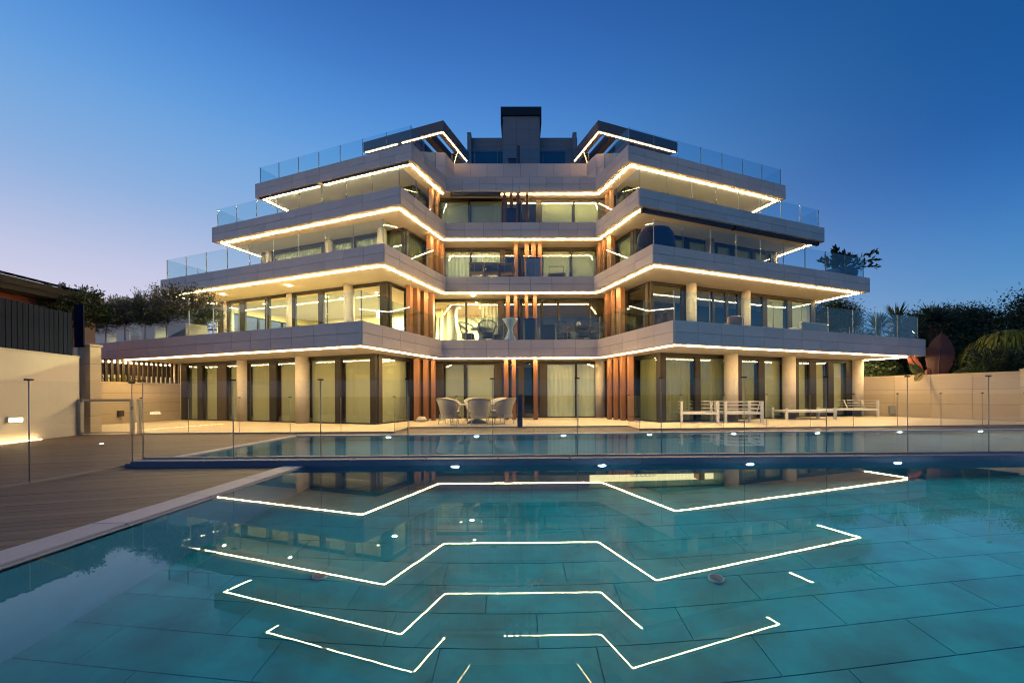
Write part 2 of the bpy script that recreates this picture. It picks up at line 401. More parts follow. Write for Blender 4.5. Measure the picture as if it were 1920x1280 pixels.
# awning cassettes under the slabs
def awning(P, Q, z, r=.075):
    P = np.array(P); Q = np.array(Q); L = np.linalg.norm(Q-P); d = (Q-P)/L; c = (P+Q)/2
    o = piece('awning_cassette', (c[0], c[1], z-.085), (L, .17, .165), ang(d), M_dark, B, bevel=.03)
    for t in (0, 1):
        e = P+d*(L*t+(.03 if t else -.03)); piece('end_bracket', (e[0], e[1], z-.09), (.06, .2, .2), ang(d), M_frame, o, bevel=.02)
i3 = outline(3, .16)[1:-1]; awning(lerp(i3[4], i3[5], .015), lerp(i3[4], i3[5], .465), 9.235); awning(lerp(i3[4], i3[5], .475), lerp(i3[4], i3[5], .985), 9.235)
i4 = outline(4, .14)[1:-1]; awning((-3.75, i4[2][1]), (-1.1, i4[2][1]), 12.425)
a4 = outline(4, .10)[1:-1]
for t0, t1 in ((.01, .43), (.46, .985)):
    P, Q = lerp(a4[0], a4[1], t0), lerp(a4[0], a4[1], t1); c = (P+Q)/2
    piece('awning_cassette', (c[0], c[1], 12.425-.035), (np.linalg.norm(Q-P), .13, .07), ang(Q-P), M_dark, B, bevel=.015)

# ---- windows
def wavy(F, a0, a1, n, z0, z1, amp=.035, per=.17):
    s = MB(F); m = max(4, int(abs(a1-a0)/per*6)); ph = rnd.random()*6
    for i in range(m+1):
        a = a0+(a1-a0)*i/m; q = amp*math.sin(2*math.pi*abs(a-a0)/per+ph)*(1+.3*math.sin(a*5.1))
        s.v += [s.pt(a, n+q, z0), s.pt(a, n+q*.8, z1)]
    for i in range(m): s.f.append((2*i, 2*i+1, 2*i+3, 2*i+2))
    return s
def window(F, a0, a1, n, z0, z1, inner, A):
    lo, hi = min(a0, a1), max(a0, a1); f = .028
    s = MB(F)
    s.box(lo, hi, n-.03, n+.03, z0, z0+.05); s.box(lo, hi, n-.03, n+.03, z1-.06, z1)
    s.box(lo, lo+f, n-.03, n+.03, z0+.05, z1-.06); s.box(hi-f, hi, n-.03, n+.03, z0+.05, z1-.06)
    o = s.build('window', M_frame, B)
    c = F((lo+hi)/2, n); piece('glass_pane', (c[0], c[1], (z0+z1)/2), (hi-lo-2*f, .02, z1-z0-.11), ang(A), G_win, o)
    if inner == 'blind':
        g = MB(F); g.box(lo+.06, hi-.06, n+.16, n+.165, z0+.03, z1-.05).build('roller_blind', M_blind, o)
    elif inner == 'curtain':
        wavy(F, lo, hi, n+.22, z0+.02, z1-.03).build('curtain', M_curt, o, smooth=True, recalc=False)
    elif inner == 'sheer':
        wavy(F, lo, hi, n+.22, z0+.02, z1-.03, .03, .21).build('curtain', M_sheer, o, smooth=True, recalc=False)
    return o
def facade(F, A, n, z0, z1, spans, a_start, a_end, pier=.5):
    """windows at spans=[(a0,a1,inner)], dark piers between them, a header beam on top"""
    spans = sorted([(min(a, b), max(a, b), c) for a, b, c in spans])
    h = MB(F).box(a_start, a_end, n-.05, n+.12, z1-.09, z1); h.build('header_beam', M_frame, B)
    cur = a_start
    for a0, a1, inner in spans+[(a_end, a_end, None)]:
        if a0-cur > .02:
            c = F((cur+a0)/2, n+.03); piece('pier', (c[0], c[1], (z0+z1-.09)/2), (a0-cur, .14, z1-.09-z0), ang(A), M_pier if a0-cur > pier else M_frame, B)
        if inner is not None: window(F, a0, a1, n, z0, z1-.09, inner, A)
        cur = a1
LVL = {0: (1, 2.35, 1.45, 0.0, 2.71), 1: (2, 2.05, 1.50, 3.46, 6.06), 2: (3, 2.05, 1.30, 6.76, 9.24), 3: (4, 2.0, 1.30, 10.0, 12.43)}
FL, FR = {}, {}
for lv, (k, n, s, z0, z1) in LVL.items():
    LE, LP, LI, RI, RP, RE = corners(k); FL[lv] = frame(LP, AL, NL); FR[lv] = frame(RP, AR, NR)
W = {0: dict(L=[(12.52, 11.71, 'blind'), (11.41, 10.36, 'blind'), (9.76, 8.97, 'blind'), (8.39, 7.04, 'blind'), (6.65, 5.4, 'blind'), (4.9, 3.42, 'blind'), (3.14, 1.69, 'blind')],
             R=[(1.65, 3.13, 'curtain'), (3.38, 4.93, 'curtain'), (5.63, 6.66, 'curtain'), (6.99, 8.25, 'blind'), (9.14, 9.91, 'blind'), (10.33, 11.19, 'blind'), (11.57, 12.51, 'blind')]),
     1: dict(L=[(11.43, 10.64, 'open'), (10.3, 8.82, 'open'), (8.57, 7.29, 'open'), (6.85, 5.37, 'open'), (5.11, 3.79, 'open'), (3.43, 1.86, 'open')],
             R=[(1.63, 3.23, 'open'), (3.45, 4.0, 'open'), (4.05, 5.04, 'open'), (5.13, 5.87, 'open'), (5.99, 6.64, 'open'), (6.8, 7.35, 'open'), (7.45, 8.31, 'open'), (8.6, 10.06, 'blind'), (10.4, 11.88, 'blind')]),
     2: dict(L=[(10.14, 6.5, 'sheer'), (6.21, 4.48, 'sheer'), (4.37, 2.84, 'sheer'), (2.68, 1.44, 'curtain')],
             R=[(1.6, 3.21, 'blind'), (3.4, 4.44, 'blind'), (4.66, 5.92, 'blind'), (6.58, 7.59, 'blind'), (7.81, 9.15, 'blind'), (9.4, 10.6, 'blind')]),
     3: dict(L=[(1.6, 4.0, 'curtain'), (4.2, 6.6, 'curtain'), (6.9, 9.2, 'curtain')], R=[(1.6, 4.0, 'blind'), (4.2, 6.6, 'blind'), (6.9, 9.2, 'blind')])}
ENDL = {0: 12.9, 1: 12.25, 2: 10.9, 3: 9.6}; ENDR = {0: 13.0, 1: 12.1, 2: 11.1, 3: 9.8}
CY = {0: 18.6, 1: 20.05, 2: 21.5, 3: 22.4}
for lv, (k, n, s, z0, z1) in LVL.items():
    facade(FL[lv], AL, n, z0, z1, W[lv]['L'], s, ENDL[lv])
    facade(FR[lv], AR, n, z0, z1, W[lv]['R'], s if lv else 1.38, ENDR[lv])
# corner posts and inner side faces
SIDE = {0: dict(L=[(2.64, 4.5, 'blind')], R=[(2.56, 3.92, 'curtain')]), 1: dict(L=[(2.28, 3.33, 'open')], R=[(2.35, 3.68, 'open')]),
        2: dict(L=[(2.37, 3.92, 'curtain')], R=[(2.38, 3.64, 'blind')]), 3: dict(L=[(2.4, 3.42, 'curtain')], R=[(2.2, 3.19, 'blind')])}
def swap(F, s): return lambda a, n: F(s+n, a)
for lv, (k, n, s, z0, z1) in LVL.items():
    for Fd, A, Nn, key in ((FL, AL, NL, 'L'), (FR, AR, NR, 'R')):
        F = Fd[lv]
        sideF = swap(F, s)                  # a runs inward along N, n runs outward along A
        yend = CY[lv]-F(s, 0)[1]; nend = yend/math.cos(T)
        facade(sideF, Nn, 0, z0, z1, SIDE[lv][key], n+.1, nend, pier=.15)
# centre fronts
Fc = ID
CW = {0: [(-3.65, -2.66, 'blind'), (-2.59, -1.2, 'blind'), (-.88, -.05, 'dark'), (.20, .95, 'dark'), (1.29, 2.67, 'sheer'), (2.72, 3.64, 'sheer')],
      1: [(-4.36, -2.77, 'open'), (-2.72, -1.08, 'open'), (-.8, -.08, 'dark'), (.15, 1.1, 'dark'), (1.2, 1.98, 'dark'), (2.04, 3.63, 'dark'), (3.67, 4.36, 'dark')],
      2: [(-4.12, -2.71, 'sheer'), (-2.65, -1.04, 'sheer'), (-.78, -.1, 'dark'), (.2, .95, 'dark'), (1.29, 2.87, 'blind'), (2.92, 4.31, 'blind')],
      3: [(-4.62, -2.9, 'blind'), (-2.85, -.96, 'blind'), (-.7, -.05, 'dark'), (.2, 1.0, 'dark'), (1.28, 3.17, 'blind'), (3.21, 4.6, 'blind')]}
for lv in range(4):
    z0, z1 = LVL[lv][3], LVL[lv][4]
    F = frame((0, CY[lv]), (1, 0), (0, 1))
    xl = CW[lv][0][0]-.12; xr = CW[lv][-1][1]+.12
    facade(F, (1, 0), 0, z0, z1, CW[lv], xl-1.0, xr+1.0, pier=.15)
# wall lining behind every storey so no storey is see-through
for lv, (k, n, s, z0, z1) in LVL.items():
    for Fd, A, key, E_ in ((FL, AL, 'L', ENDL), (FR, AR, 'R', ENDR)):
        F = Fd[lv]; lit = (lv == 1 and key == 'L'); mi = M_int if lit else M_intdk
        if lit:
            MB(F).box(2.2, E_[lv], 7.6, 7.8, z0, z1).build('interior_wall', mi, B)
        else:
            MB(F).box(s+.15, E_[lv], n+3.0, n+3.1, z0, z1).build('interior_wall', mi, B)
        # end walls
        if lit:
            w = MB(F); w.box(E_[lv], E_[lv]+.15, n, n+.6, z0, z1); w.box(E_[lv], E_[lv]+.15, 7.2, 7.8, z0, z1)
            w.box(E_[lv], E_[lv]+.15, n+.6, 7.2, 5.66, z1); w.build('end_wall', M_int, B)
            for a, b in ((n+.6, 4.2), (4.26, 5.7), (5.76, 7.2)): window(swap(F, E_[lv]+.07), a, b, 0, z0, 5.66, 'open', NL)
        else:
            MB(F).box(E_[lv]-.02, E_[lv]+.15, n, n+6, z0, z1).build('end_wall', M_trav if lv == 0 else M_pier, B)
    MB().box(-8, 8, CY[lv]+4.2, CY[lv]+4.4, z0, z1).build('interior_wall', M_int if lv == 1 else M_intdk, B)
# lit room in the centre-left of the first floor: side partition, ceiling cove
MB().box(-.98, -.86, CY[1]+.15, CY[1]+4.2, 3.46, 6.06).build('interior_wall', M_int, B)
MB().box(-.85, -.75, CY[1]+.15, CY[1]+4.2, 3.46, 6.06).build('interior_wall', M_intdk, B)  # dark copy of the partition wall for its unlit side
wavy(frame((0, CY[1]), (1, 0), (0, 1)), -2.05, -1.1, .35, 3.47, 6.0, .05, .2).build('curtain', mat('lit_drape', (.75, .68, .5), .9), B, smooth=True, recalc=False)
MB().lathe((-3.75, CY[1]+1.6), [(.28, 3.46), (.28, 6.06)], 24).build('column', M_conc, B, smooth=True)

# columns
def column(F, a, n, z0, z1, r=.245):
    c = F(a, n); MB().lathe((c[0], c[1]), [(r, z0), (r, z1)], 32).build('column', M_conc, B, smooth=False)
for F, L_ in ((FL[0], [(13.75, 2.75), (8.66, 2.35), (4.99, 2.17)]), (FR[0], [(4.68, 2.0), (8.2, 2.1), (13.2, 2.25)])):
    for a, n in L_: column(F, a, n, 0, 2.71, .26)
for F, L_ in ((FL[1], [(11.7, 2.2), (7.2, 2.15), (3.55, 2.0)]), (FR[1], [(3.6, 1.85), (7.1, 2.0), (12.05, 2.25)])):
    for a, n in L_: column(F, a, n, 3.46, 6.06, .225)
for F, L_ in ((FL[2], [(10.35, 2.1), (5.95, 2.0), (2.42, 1.8)]), (FR[2], [(5.93, 1.9), (11.0, 2.2)])):
    for a, n in L_: column(F, a, n, 6.76, 9.24, .225)
for x, y in ((-3.98, 18.9), (3.83, 18.45)): column(ID, x, y, 0, 2.71, .235)
for o in list(B.children):
    if o.name.startswith('column'):
        o.data.polygons.foreach_set('use_smooth', [len(p.vertices) == 4 for p in o.data.polygons])

# copper fins: x, y, width, depth, angle
def fin(x, y, w, lv, a=0, d=.30):
    z0, z1 = LVL[lv][3], LVL[lv][4]
    piece('copper_fin', (x, y, (z0+z1)/2), (w, d, z1-z0), a, M_copper, B, bevel=.006)
for x, y, w in ((-4.42, 16.7, .22), (-4.1, 16.95, .17), (-3.85, 17.3, .15), (3.95, 17.1, .15), (4.15, 16.75, .15), (4.36, 16.4, .18), (4.57, 16.0, .20)): fin(x, y, w, 0, .0)
for x, w in ((-.61, .20), (-.27, .18), (.70, .19)): fin(x, 17.35, w, 0)
for x, y, w, a in ((-4.98, 17.6, .20, -.12), (-4.78, 18.05, .24, -.2), (-4.56, 18.6, .26, -.5), (-4.27, 18.95, .20, -.1), (4.31, 18.95, .20, .1), (4.47, 18.5, .16, .0), (4.72, 18.05, .26, .45)): fin(x, y, w, 1, a)
for x, w in ((-.58, .20), (-.19, .18), (.35, .17), (.77, .19)): fin(x, 19.4, w, 1)
for x, y, w, a in ((-4.57, 19.9, .24, -.25), (-4.34, 20.4, .22, -.2), (-4.13, 20.9, .20, -.1), (4.32, 20.9, .20, .1), (4.5, 20.5, .20, .1), (4.74, 19.95, .30, .5)): fin(x, y, w, 2, a)
for x, w in ((-.18, .21), (.41, .24), (.77, .24), (1.12, .22)): fin(x, 21.0, w, 2)
for x, y, w, a in ((-4.81, 21.4, .20, -.1), (-4.57, 21.85, .17, -.1), (5.0, 21.9, .18, .1), (5.14, 21.5, .18, .1)): fin(x, y, w, 3, a)
for x, w in ((-.80, .17), (-.42, .18), (-.05, .2), (.46, .17)): fin(x, 21.95, w, 3)

# ---- balcony railings: base rail + posts + panes
def railing(points, z, h=1.0, step=1.43, parent=B, name='balcony_railing', G=None, posts_every=1, cap=.05):
    s = MB()
    for i in range(len(points)-1):
        P, Q = np.array(points[i]), np.array(points[i+1]); L = np.linalg.norm(Q-P); d = (Q-P)/L; F = frame(P, d, (-d[1], d[0]))
        s.fr = F; s.box(0, L, -.02, .02, z-.02, z+.03)
    o = s.build(name, M_steel, parent)
    for i in range(len(points)-1):
        P, Q = np.array(points[i]), np.array(points[i+1]); L = np.linalg.norm(Q-P); d = (Q-P)/L; n = max(1, round(L/step)); w = L/n
        for j in range(n):
            c = P+d*(w*(j+.5)); piece('glass_pane', (c[0], c[1], z+.03+(h-.03)/2), (w-.02, .012, h-.03), ang(d), G or G_rail, o)
            e = P+d*w*j
            if j or i == 0 or True: piece('post', (e[0], e[1], z+h/2), (.014, .035, h), ang(d), M_steel, o)
        if i == len(points)-2: piece('post', (Q[0], Q[1], z+h/2), (.014, .035, h), ang(d), M_steel, o)
    return o
for k in (1, 2, 3):
    p = outline(k, .17); zt = SL[k][7]
    pts = [p[1]+NL*4.0]+p[1:7]+[p[6]+NR*4.0]
    railing(pts[:4], zt); railing(pts[3:5], zt); railing(pts[4:], zt)
# roof terrace
p = outline(4, .17); railing([p[1]+NL*4.5, p[1], p[2]], 13.21); railing([p[2], p[2]+NL*2.2], 13.21); railing([p[5]+NR*2.2, p[5], p[6], p[6]+NR*4.5], 13.21)
rp = [(-6.1, 21.72), (-4.15, 21.86), (-3.83, 22.9), (4.04, 22.9), (4.42, 22.0), (5.9, 21.9)]
sb = MB()
for i in range(5):
    P, Q = np.array(rp[i]), np.array(rp[i+1]); L = np.linalg.norm(Q-P); d = (Q-P)/L; sb.fr = frame(P, d, (-d[1], d[0])); sb.box(-.0, L, .02, .3, 13.1, 14.74)
ob = sb.build('roof_parapet', M_core, B)
for i in range(5): seg_panels(np.array(rp[i]), np.array(rp[i+1]), 13.21, 14.75, ob)
railing([(-3.95, 23.05), (4.15, 23.05)], 14.75, 1.0, 1.35)
# penthouse and chimney
pz = MB(); pz.box(-3.25, 3.7, 25.35, 29, 13.2, 17.9); pz.box(-3.3, -3.05, 24.95, 25.35, 13.2, 18.0); pz.box(3.5, 3.75, 24.95, 25.35, 13.2, 18.0)
ph = pz.build('penthouse', mat('penthouse_cladding_dimmed', (.27, .25, .25), .6, noise=.1, nscale=5, stretch=(1, 1, 7)), B)  # darker copy of the stone cladding, weaker light put into its colour
for x0, x1 in ((-3.05, -.95), (1.35, 3.1)):
    c = (x0+x1)/2; w = piece('window', (c, 25.33, 15.9), (x1-x0, .06, 2.1), 0, M_frame, ph)
    piece('glass_pane', (c, 25.27, 15.88), (x1-x0-.1, .02, 2.0), 0, mat('dim_blue_glass', (.015, .10, .16), .15), ph)
for i in range(6):
    for j in range(3):
        piece('cladding_panel', (-2.99+(i+.5)*1.14, 25.335, 17.02+.29*(j+.5)), (1.13, .02, .28), 0, MATS['penthouse_cladding_dimmed'], ph)
ch = MB().box(-.98, 1.33, 24.75, 26.6, 13.2, 18.9).build('chimney', M_core, B)
for i, (x0, x1) in enumerate(((-1.0, -.13), (-.13, .73), (.73, 1.35))):
    for j in range(5): piece('cladding_panel', ((x0+x1)/2, 24.735, 14.3+(j+.5)*.92), (x1-x0-.012, .03, .91), 0, MATS['penthouse_cladding_dimmed'], ch)
for x in (-1.0, 1.35): piece('side_cladding', (x, 25.67, 16.5), (.03, 1.85, 4.7), 0, MATS['penthouse_cladding_dimmed'], ch)
cp = MB().box(-1.12, 1.47, 24.6, 26.8, 18.86, 19.38); cp.prism([(-1.12, 24.62), (-1.04, 24.62), (-1.04, 26.8), (-1.12, 26.8)], 18.4, 18.86); cp.prism([(1.39, 24.62), (1.47, 24.62), (1.47, 26.8), (1.39, 26.8)], 18.4, 18.86)
cp.build('chimney_cap', mat('black_metal', (.008, .008, .01), .5), ch)
# privacy screens on the centre line and thin masts
for x, y, z0, z1, w in ((.0, 22.75, 14.7, 15.7, .16), (.03, 20.3, 10.0, 11.1, .15), (.02, 18.75, 6.7, 7.8, .15), (-.02, 16.8, 3.46, 4.5, .12)):
    piece('privacy_screen', (x, y, (z0+z1)/2), (w, .06, z1-z0), 0, M_dark, B)
    piece('mast', (x+.02, y, z1+.45), (.02, .02, .95), 0, M_steel, B)

# roof canopies (pergolas)
M_canopy = mat('canopy_cladding', (.17, .14, .135), .6, noise=.08, nscale=3)
def canopy(P, A, Nn, La, Ln):
    F = frame(P, A, Nn); z0, z1 = 15.62, 16.18
    s = MB(F); s.box(0, La, 0, .28, z0, z1); o = s.build('roof_canopy', M_canopy, B)
    MB(F).box(3.0, La, .28, Ln, z0+.12, z1-.05).build('roof_panel', M_canopy, o)
    for a0, a1 in ((0, .42), (1.05, 1.45), (2.05, 2.5), (2.75, 3.0)): MB(F).box(a0, a1, .28, Ln, z0+(0 if a0 == 0 else .1), z1).build('beam', M_canopy, o)
    MB(F).box(0, La, Ln, Ln+.3, z0, z1).build('beam', M_canopy, o)
    MB(F).box(3.2, 3.5, Ln-.4, Ln, 13.2, z0).build('support_post', M_canopy, o)
    MB(F).box(La-.45, La-.15, Ln-.4, Ln, 13.2, z0).build('support_post', M_canopy, o)
    return F
F = canopy((-4.12, 21.30), AL, NL, 5.45, 2.75)
z = 15.62
def cstrip(F, pts, A): strip([F(*q) for q in pts], z, 'light_strip', M_led2, .035, .025, .0)
cstrip(F, [(5.35, .1), (3.1, .1)], AL); cstrip(F, [(2.75, .1), (.1, .1), (.1, 2.9)], AL)
F = canopy((4.39, 21.30), AR, NR, 5.45, 2.75); cstrip(F, [(5.35, .1), (.1, .1), (.1, 2.9)], AR)

# soffit downlights (first-floor balcony, left) and in the lit rooms
M_down2 = emat('balcony_downlight_lamp', (1, .74, .36), 1200)
def downlight(x, y, z, r=.05, m=None): MB().lathe((x, y), [(r, z-.012), (r, z-.002)], 12).build('downlight', m or M_down, B)
for a, n in ((10.3, 1.0), (6.0, 1.0)): q = FL[1](a, n); downlight(q[0], q[1], 6.06, .065, M_down2)
downlight(-2.3, 19.3, 6.06, .055, M_down2)
for a, n in ((9.5, 4.2), (7.4, 4.0), (5.6, 3.6), (3.2, 3.4), (3.0, 5.5), (6.5, 6.0)): q = FL[1](a, n); downlight(q[0], q[1], 6.06, .06)
for x in (-3.4, -2.2): downlight(x, CY[1]+2.0, 6.06, .06)
def room_lamp(x, y, z, sx, sy, e, c=(1, .78, .38)):
    l = bpy.data.lights.new('room_lamp', 'AREA'); l.shape = 'RECTANGLE'; l.size = sx; l.size_y = sy; l.energy = e; l.color = c
    o = bpy.data.objects.new('room_lamp', l); COL.objects.link(o); reg(o, B, Matrix.Translation((x, y, z))); return o
for a, n, e in ((9.5, 4.6, 2200), (6.0, 4.6, 2600), (3.2, 4.6, 2800)):
    q = FL[1](a, n); room_lamp(q[0], q[1], 6.02, .25, .12, e*.75)
room_lamp(-2.8, CY[1]+2.2, 6.02, .22, .12, 850, (1, .82, .45))
# ceiling cove and kitchen run in the lit room
MB(FL[1]).box(2.6, 6.4, 6.6, 7.6, 3.46, 4.4).build('kitchen_counter', M_whitepaint, B)
MB(FL[1]).box(2.6, 6.0, 7.2, 7.6, 5.0, 5.7).build('wall_cupboard', M_whitepaint, B)
MB(FL[1]).box(2.6, 6.0, 7.15, 7.19, 4.93, 4.98).build('counter_light', emat('warm_tube', (1, .85, .6), 10), B)
for a, n, side_ in ((3.25, 3.6, 'left'), (2.85, 3.3, 'right')):
    q = FL[1](a, n); t = empty('pendant_lamp', (q[0], q[1], 6.06), 0, side_+' one of two glowing globe pendants hanging behind the lit corner window', 'lamp', 'pendant lamps in the lit corner room')
    MB().lathe((q[0], q[1]), [(.05, 5.88), (.05, 6.05)], 12).build('canopy', M_frame, t)
    MB().tube([(q[0], q[1], 5.88), (q[0], q[1], 5.25)], .008).build('cord', M_frame, t)
    MB().lathe((q[0], q[1]), [(.03, 5.25), (.11, 5.18), (.13, 5.05), (.10, 4.9), (.02, 4.86)], 16).build('globe', emat('globe_glow', (1, .85, .6), 6), t, smooth=True)

# ================================================================== grounds
def poly_obj(name, poly, z0, z1, m, parent=None, kind='structure'):
    o = MB().prism(poly, z0, z1).build(name, m, parent)
    if kind: o['kind'] = kind
    return o
gr = MB(); X0, X1, Y0, Y1 = -15.0, 26.0, -7.0, 11.3; R_ = 600
for x0, x1, y0, y1 in ((-R_, X0, -R_, R_), (X1, R_, -R_, R_), (X0, X1, Y1, R_), (X0, X1, -R_, Y0)): gr.box(x0, x1, y0, y1, -.5, -.12)
tag(gr.build('ground', M_ground), 'dark earth ground around the pool terrace and far beyond', 'ground', kind='structure')

# pools -------------------------------------------------------------
NX0, NX1, NY0, NY1 = -3.42, 24.0, -5.0, 6.27      # near pool
FX0, FX1, FY0 = -6.20, 24.0, 6.66                 # far pool
def far_y(x): return 10.80+.0245*(x+6.2)          # its far edge
DZ = -1.60
bas = MB()
bas.box(NX0-.3, NX0, NY0-.3, NY1, -1.8, -.05); bas.box(NX0-.3, NX1+.3, NY0-.3, NY0, -1.8, -.05); bas.box(NX1, NX1+.3, NY0, NY1, -1.8, -.05)
bas.build('pool_basin', M_poolwall)['kind'] = 'structure'
bpy.data.objects['pool_basin']['label'] = 'sunken blue tiled walls of the near swimming pool'
fl = MB().box(NX0, NX1, NY0, NY1, -1.8, DZ-.012).build('pool_floor', M_grout); fl['kind'] = 'structure'
fl['label'] = 'teal slate tiled floor under the still water of the near pool'
tw, td = 1.2, .365; rows = int((NY1+1.6)/td)
for r in range(rows):
    y = NY1-td*(r+.5); off = (r*.37*tw) % tw
    if y < -.6: break
    c = 0; x = NX0+off-tw
    while x < 10.5:
        a0, a1 = max(x, NX0), min(x+tw, 24)
        if a1-a0 > .15 and (a0+a1)/2 < 1.9+1.45*max(y, 1.2)+1.0 and (a0+a1)/2 > -2.2-1.4*max(y, 1.0):
            piece('pool_tile', ((a0+a1)/2, y, DZ-.006), (round(a1-a0, 2)-.008, td-.008, .012), 0, M_tile, fl)
        x += tw
# water
wn = MB(); wn.v = [(NX0, NY0, -.02), (NX1, NY0, -.02), (NX1, NY1, -.02), (NX0, NY1, -.02)]; wn.f = [(0, 1, 2, 3)]
o = wn.build('pool_water', M_water, recalc=False); o['kind'] = 'structure'; o['label'] = 'mirror-still turquoise water of the near pool reflecting the lit building'
wf = MB(); wf.v = [(FX0, FY0, -.02), (FX1, FY0, -.02), (FX1, far_y(FX1), -.02), (FX0, far_y(FX0), -.02)]; wf.f = [(0, 1, 2, 3)]
o = wf.build('pool_water', M_water2, recalc=False); o['kind'] = 'structure'; o['label'] = 'rippled water of the long far pool between the divider and the terrace'
b2 = MB(); b2.prism([(FX0, FY0-.05), (FX1, FY0-.05), (FX1, far_y(FX1)), (FX0, far_y(FX0))], -1.35, -1.15)
b2.prism([(FX0-.2, FY0-.05), (FX0, FY0-.05), (FX0, far_y(FX0)+.2), (FX0-.2, far_y(FX0)+.2)], -1.35, -.03)
b2.prism([(FX0, far_y(FX0)), (FX1, far_y(FX1)), (FX1, far_y(FX1)+.2), (FX0, far_y(FX0)+.2)], -1.35, -.03)
b2.build('pool_basin', mat('far_pool_tile', (.14, .42, .46), .5, noise=.2, nscale=2))['kind'] = 'structure'
bpy.data.objects['pool_basin.001']['label'] = 'pale blue tiled basin of the far pool'
# divider wall between the pools with its underwater window
WX0, WX1, WZ0, WZ1 = 1.12, 3.3, -1.57, -.84
dv = MB(); dv.box(NX0-.3, WX0, NY1, FY0, -1.8, -.03); dv.box(WX1, NX1, NY1, FY0, -1.8, -.03); dv.box(WX0, WX1, NY1, FY0, -1.8, WZ0); dv.box(WX0, WX1, NY1, FY0, WZ1, -.03)
dvo = dv.build('pool_divider', M_poolwall); tag(dvo, 'long low stone divider between the near and far pools with lamps and a window', 'wall', kind='structure')
sp_ = MB().prism([(-6.28, 6.20), (NX1, 6.20), (NX1, 6.68), (-6.28, 6.68)], -.03, .045).build('divider_coping', M_div, dvo)
for i in range(26):
    x = -6.21+i*1.17
    if x+1.1 > 24: break
    piece('coping_stone', (x+.58, 6.44, .055), (1.16, .475, .05), 0, M_div, dvo, bevel=.012)
wi = MB().box(WX0, WX1, NY1+.03, NY1+.045, WZ0, WZ1).build('underwater_window', G_win, dvo)
rm = MB(); rm.box(WX0-.1, WX1+.1, NY1+.33, NY1+.35, WZ0-.1, WZ1+.1); rm.build('glowing_room_wall', emat('room_glow', (1, .82, .45), 1.7), dvo)  # wall emits by itself, standing in for a lamp-lit interior
for i in range(9):
    t0 = i/8*math.pi; x = 2.05+.17*math.cos(t0+.2)
    MB().tube([(2.05, NY1+.25, -.86), (x, NY1+.2, -1.0), (x+.05*math.cos(t0), NY1+.2, -1.14), (2.12, NY1+.25, -1.22)], .006, 4).build('wicker_rod', M_wood, dvo)
MB().prism([(2.95, NY1+.1), (3.04, NY1+.1), (3.04, NY1+.3), (2.95, NY1+.3)], -1.4, -.86).build('room_cupboard', mat('orange_panel', (.5, .16, .03), .6), dvo)
def pool_light(x, y, z, near, label):
    t = empty('pool_light', (x, y, z), 0, label, 'light', 'underwater lamps of the near pool' if near else 'underwater lamps of the far pool')
    f = MB(lambda a, n: np.array((x+a, y-n)));
    v = []; s = MB(); seg = 16; r = .055 if near else .06
    for rr, yy in ((r*1.35, 0), (r*1.35, -.02), (r, -.022)):
        for i in range(seg): s.v.append((x+rr*math.cos(2*math.pi*i/seg), y+yy, z+rr*math.sin(2*math.pi*i/seg)))
    for j in range(2):
        for i in range(seg): s.f.append((j*seg+i, j*seg+(i+1) % seg, (j+1)*seg+(i+1) % seg, (j+1)*seg+i))
    s.build('rim', M_steel, t)
    d = MB(); d.v = [(x+r*math.cos(2*math.pi*i/seg), y-.024, z+r*math.sin(2*math.pi*i/seg)) for i in range(seg)]; d.f = [tuple(range(seg))]
    d.build('lens', M_poolled if near else M_poolled2, t, recalc=False)
NL_ = ['leftmost bright lamp under the divider of the near pool', 'second lamp from the left under the divider of the near pool', 'third lamp from the left under the divider of the near pool',
       'fourth lamp from the left under the divider of the near pool', 'lamp at the right edge of the photo under the pool divider']
for i, x in enumerate((-1.05, 1.32, 3.72, 6.13, 8.55)): pool_light(x, NY1, -.16, True, NL_[i])
ORD = ['leftmost', 'second from the left', 'third from the left', 'fourth from the left', 'fifth from the left', 'sixth from the left', 'seventh from the left', 'rightmost visible']
for i in range(8):
    x = -3.68+2.455*i; pool_light(x, far_y(x), -.34, False, 'small lamp on the far edge of the far pool, '+ORD[i])
# floor drains
for (x, y, lab) in ((-1.95, 3.78, 'round metal drain grating on the pool floor, the left one'), (1.86, 3.68, 'round metal drain grating on the pool floor, the right one')):
    t = empty('pool_drain', (x, y, DZ), 0, lab, 'drain', 'drains on the pool floor')
    MB().lathe((x, y), [(.070, DZ), (.070, DZ+.02), (.060, DZ+.025), (.056, DZ+.01)], 24, cap=False).build('ring', M_whitepaint, t, smooth=False)
    g = MB()
    for i in range(-3, 4): w = math.sqrt(max(.058**2-(i*.016)**2, 0)); g.box(x-w, x+w, y+i*.016-.004, y+i*.016+.004, DZ+.012, DZ+.026)
    g.build('grating', M_alu, t)
# near-pool coping
cpo = MB().box(-3.77, NX0, NY0, 6.2, -.12, -.045).build('pool_coping', M_cop); tag(cpo, 'pale stone edging along the left side of the near pool', 'pool edge', kind='structure')
y = 6.18; i = 0
while y > -1.5:
    l = .92; piece('coping_stone', (-3.6, y-l/2, -.02), (.30, l-.008, .044), 0, M_cop, cpo, bevel=.006)
    piece('rim_stone', (-3.435, y-l/2, -.034), (.022, l-.004, .03), 0, M_cop, cpo); y -= l
cp2 = MB().box(-6.42, -6.2, 6.7, 11.0, -.12, -.045).build('pool_coping', M_cop); tag(cp2, 'narrow stone edging on the left side of the far pool', 'pool edge', kind='structure')
for j in range(4): piece('coping_stone', (-6.31, 7.25+j*1.02, -.022), (.215, 1.01, .044), 0, M_cop, cp2)
L_ = math.hypot(24+6.4, far_y(24)-far_y(-6.4)); a_ = math.atan2(far_y(24)-far_y(-6.4), 30.4)
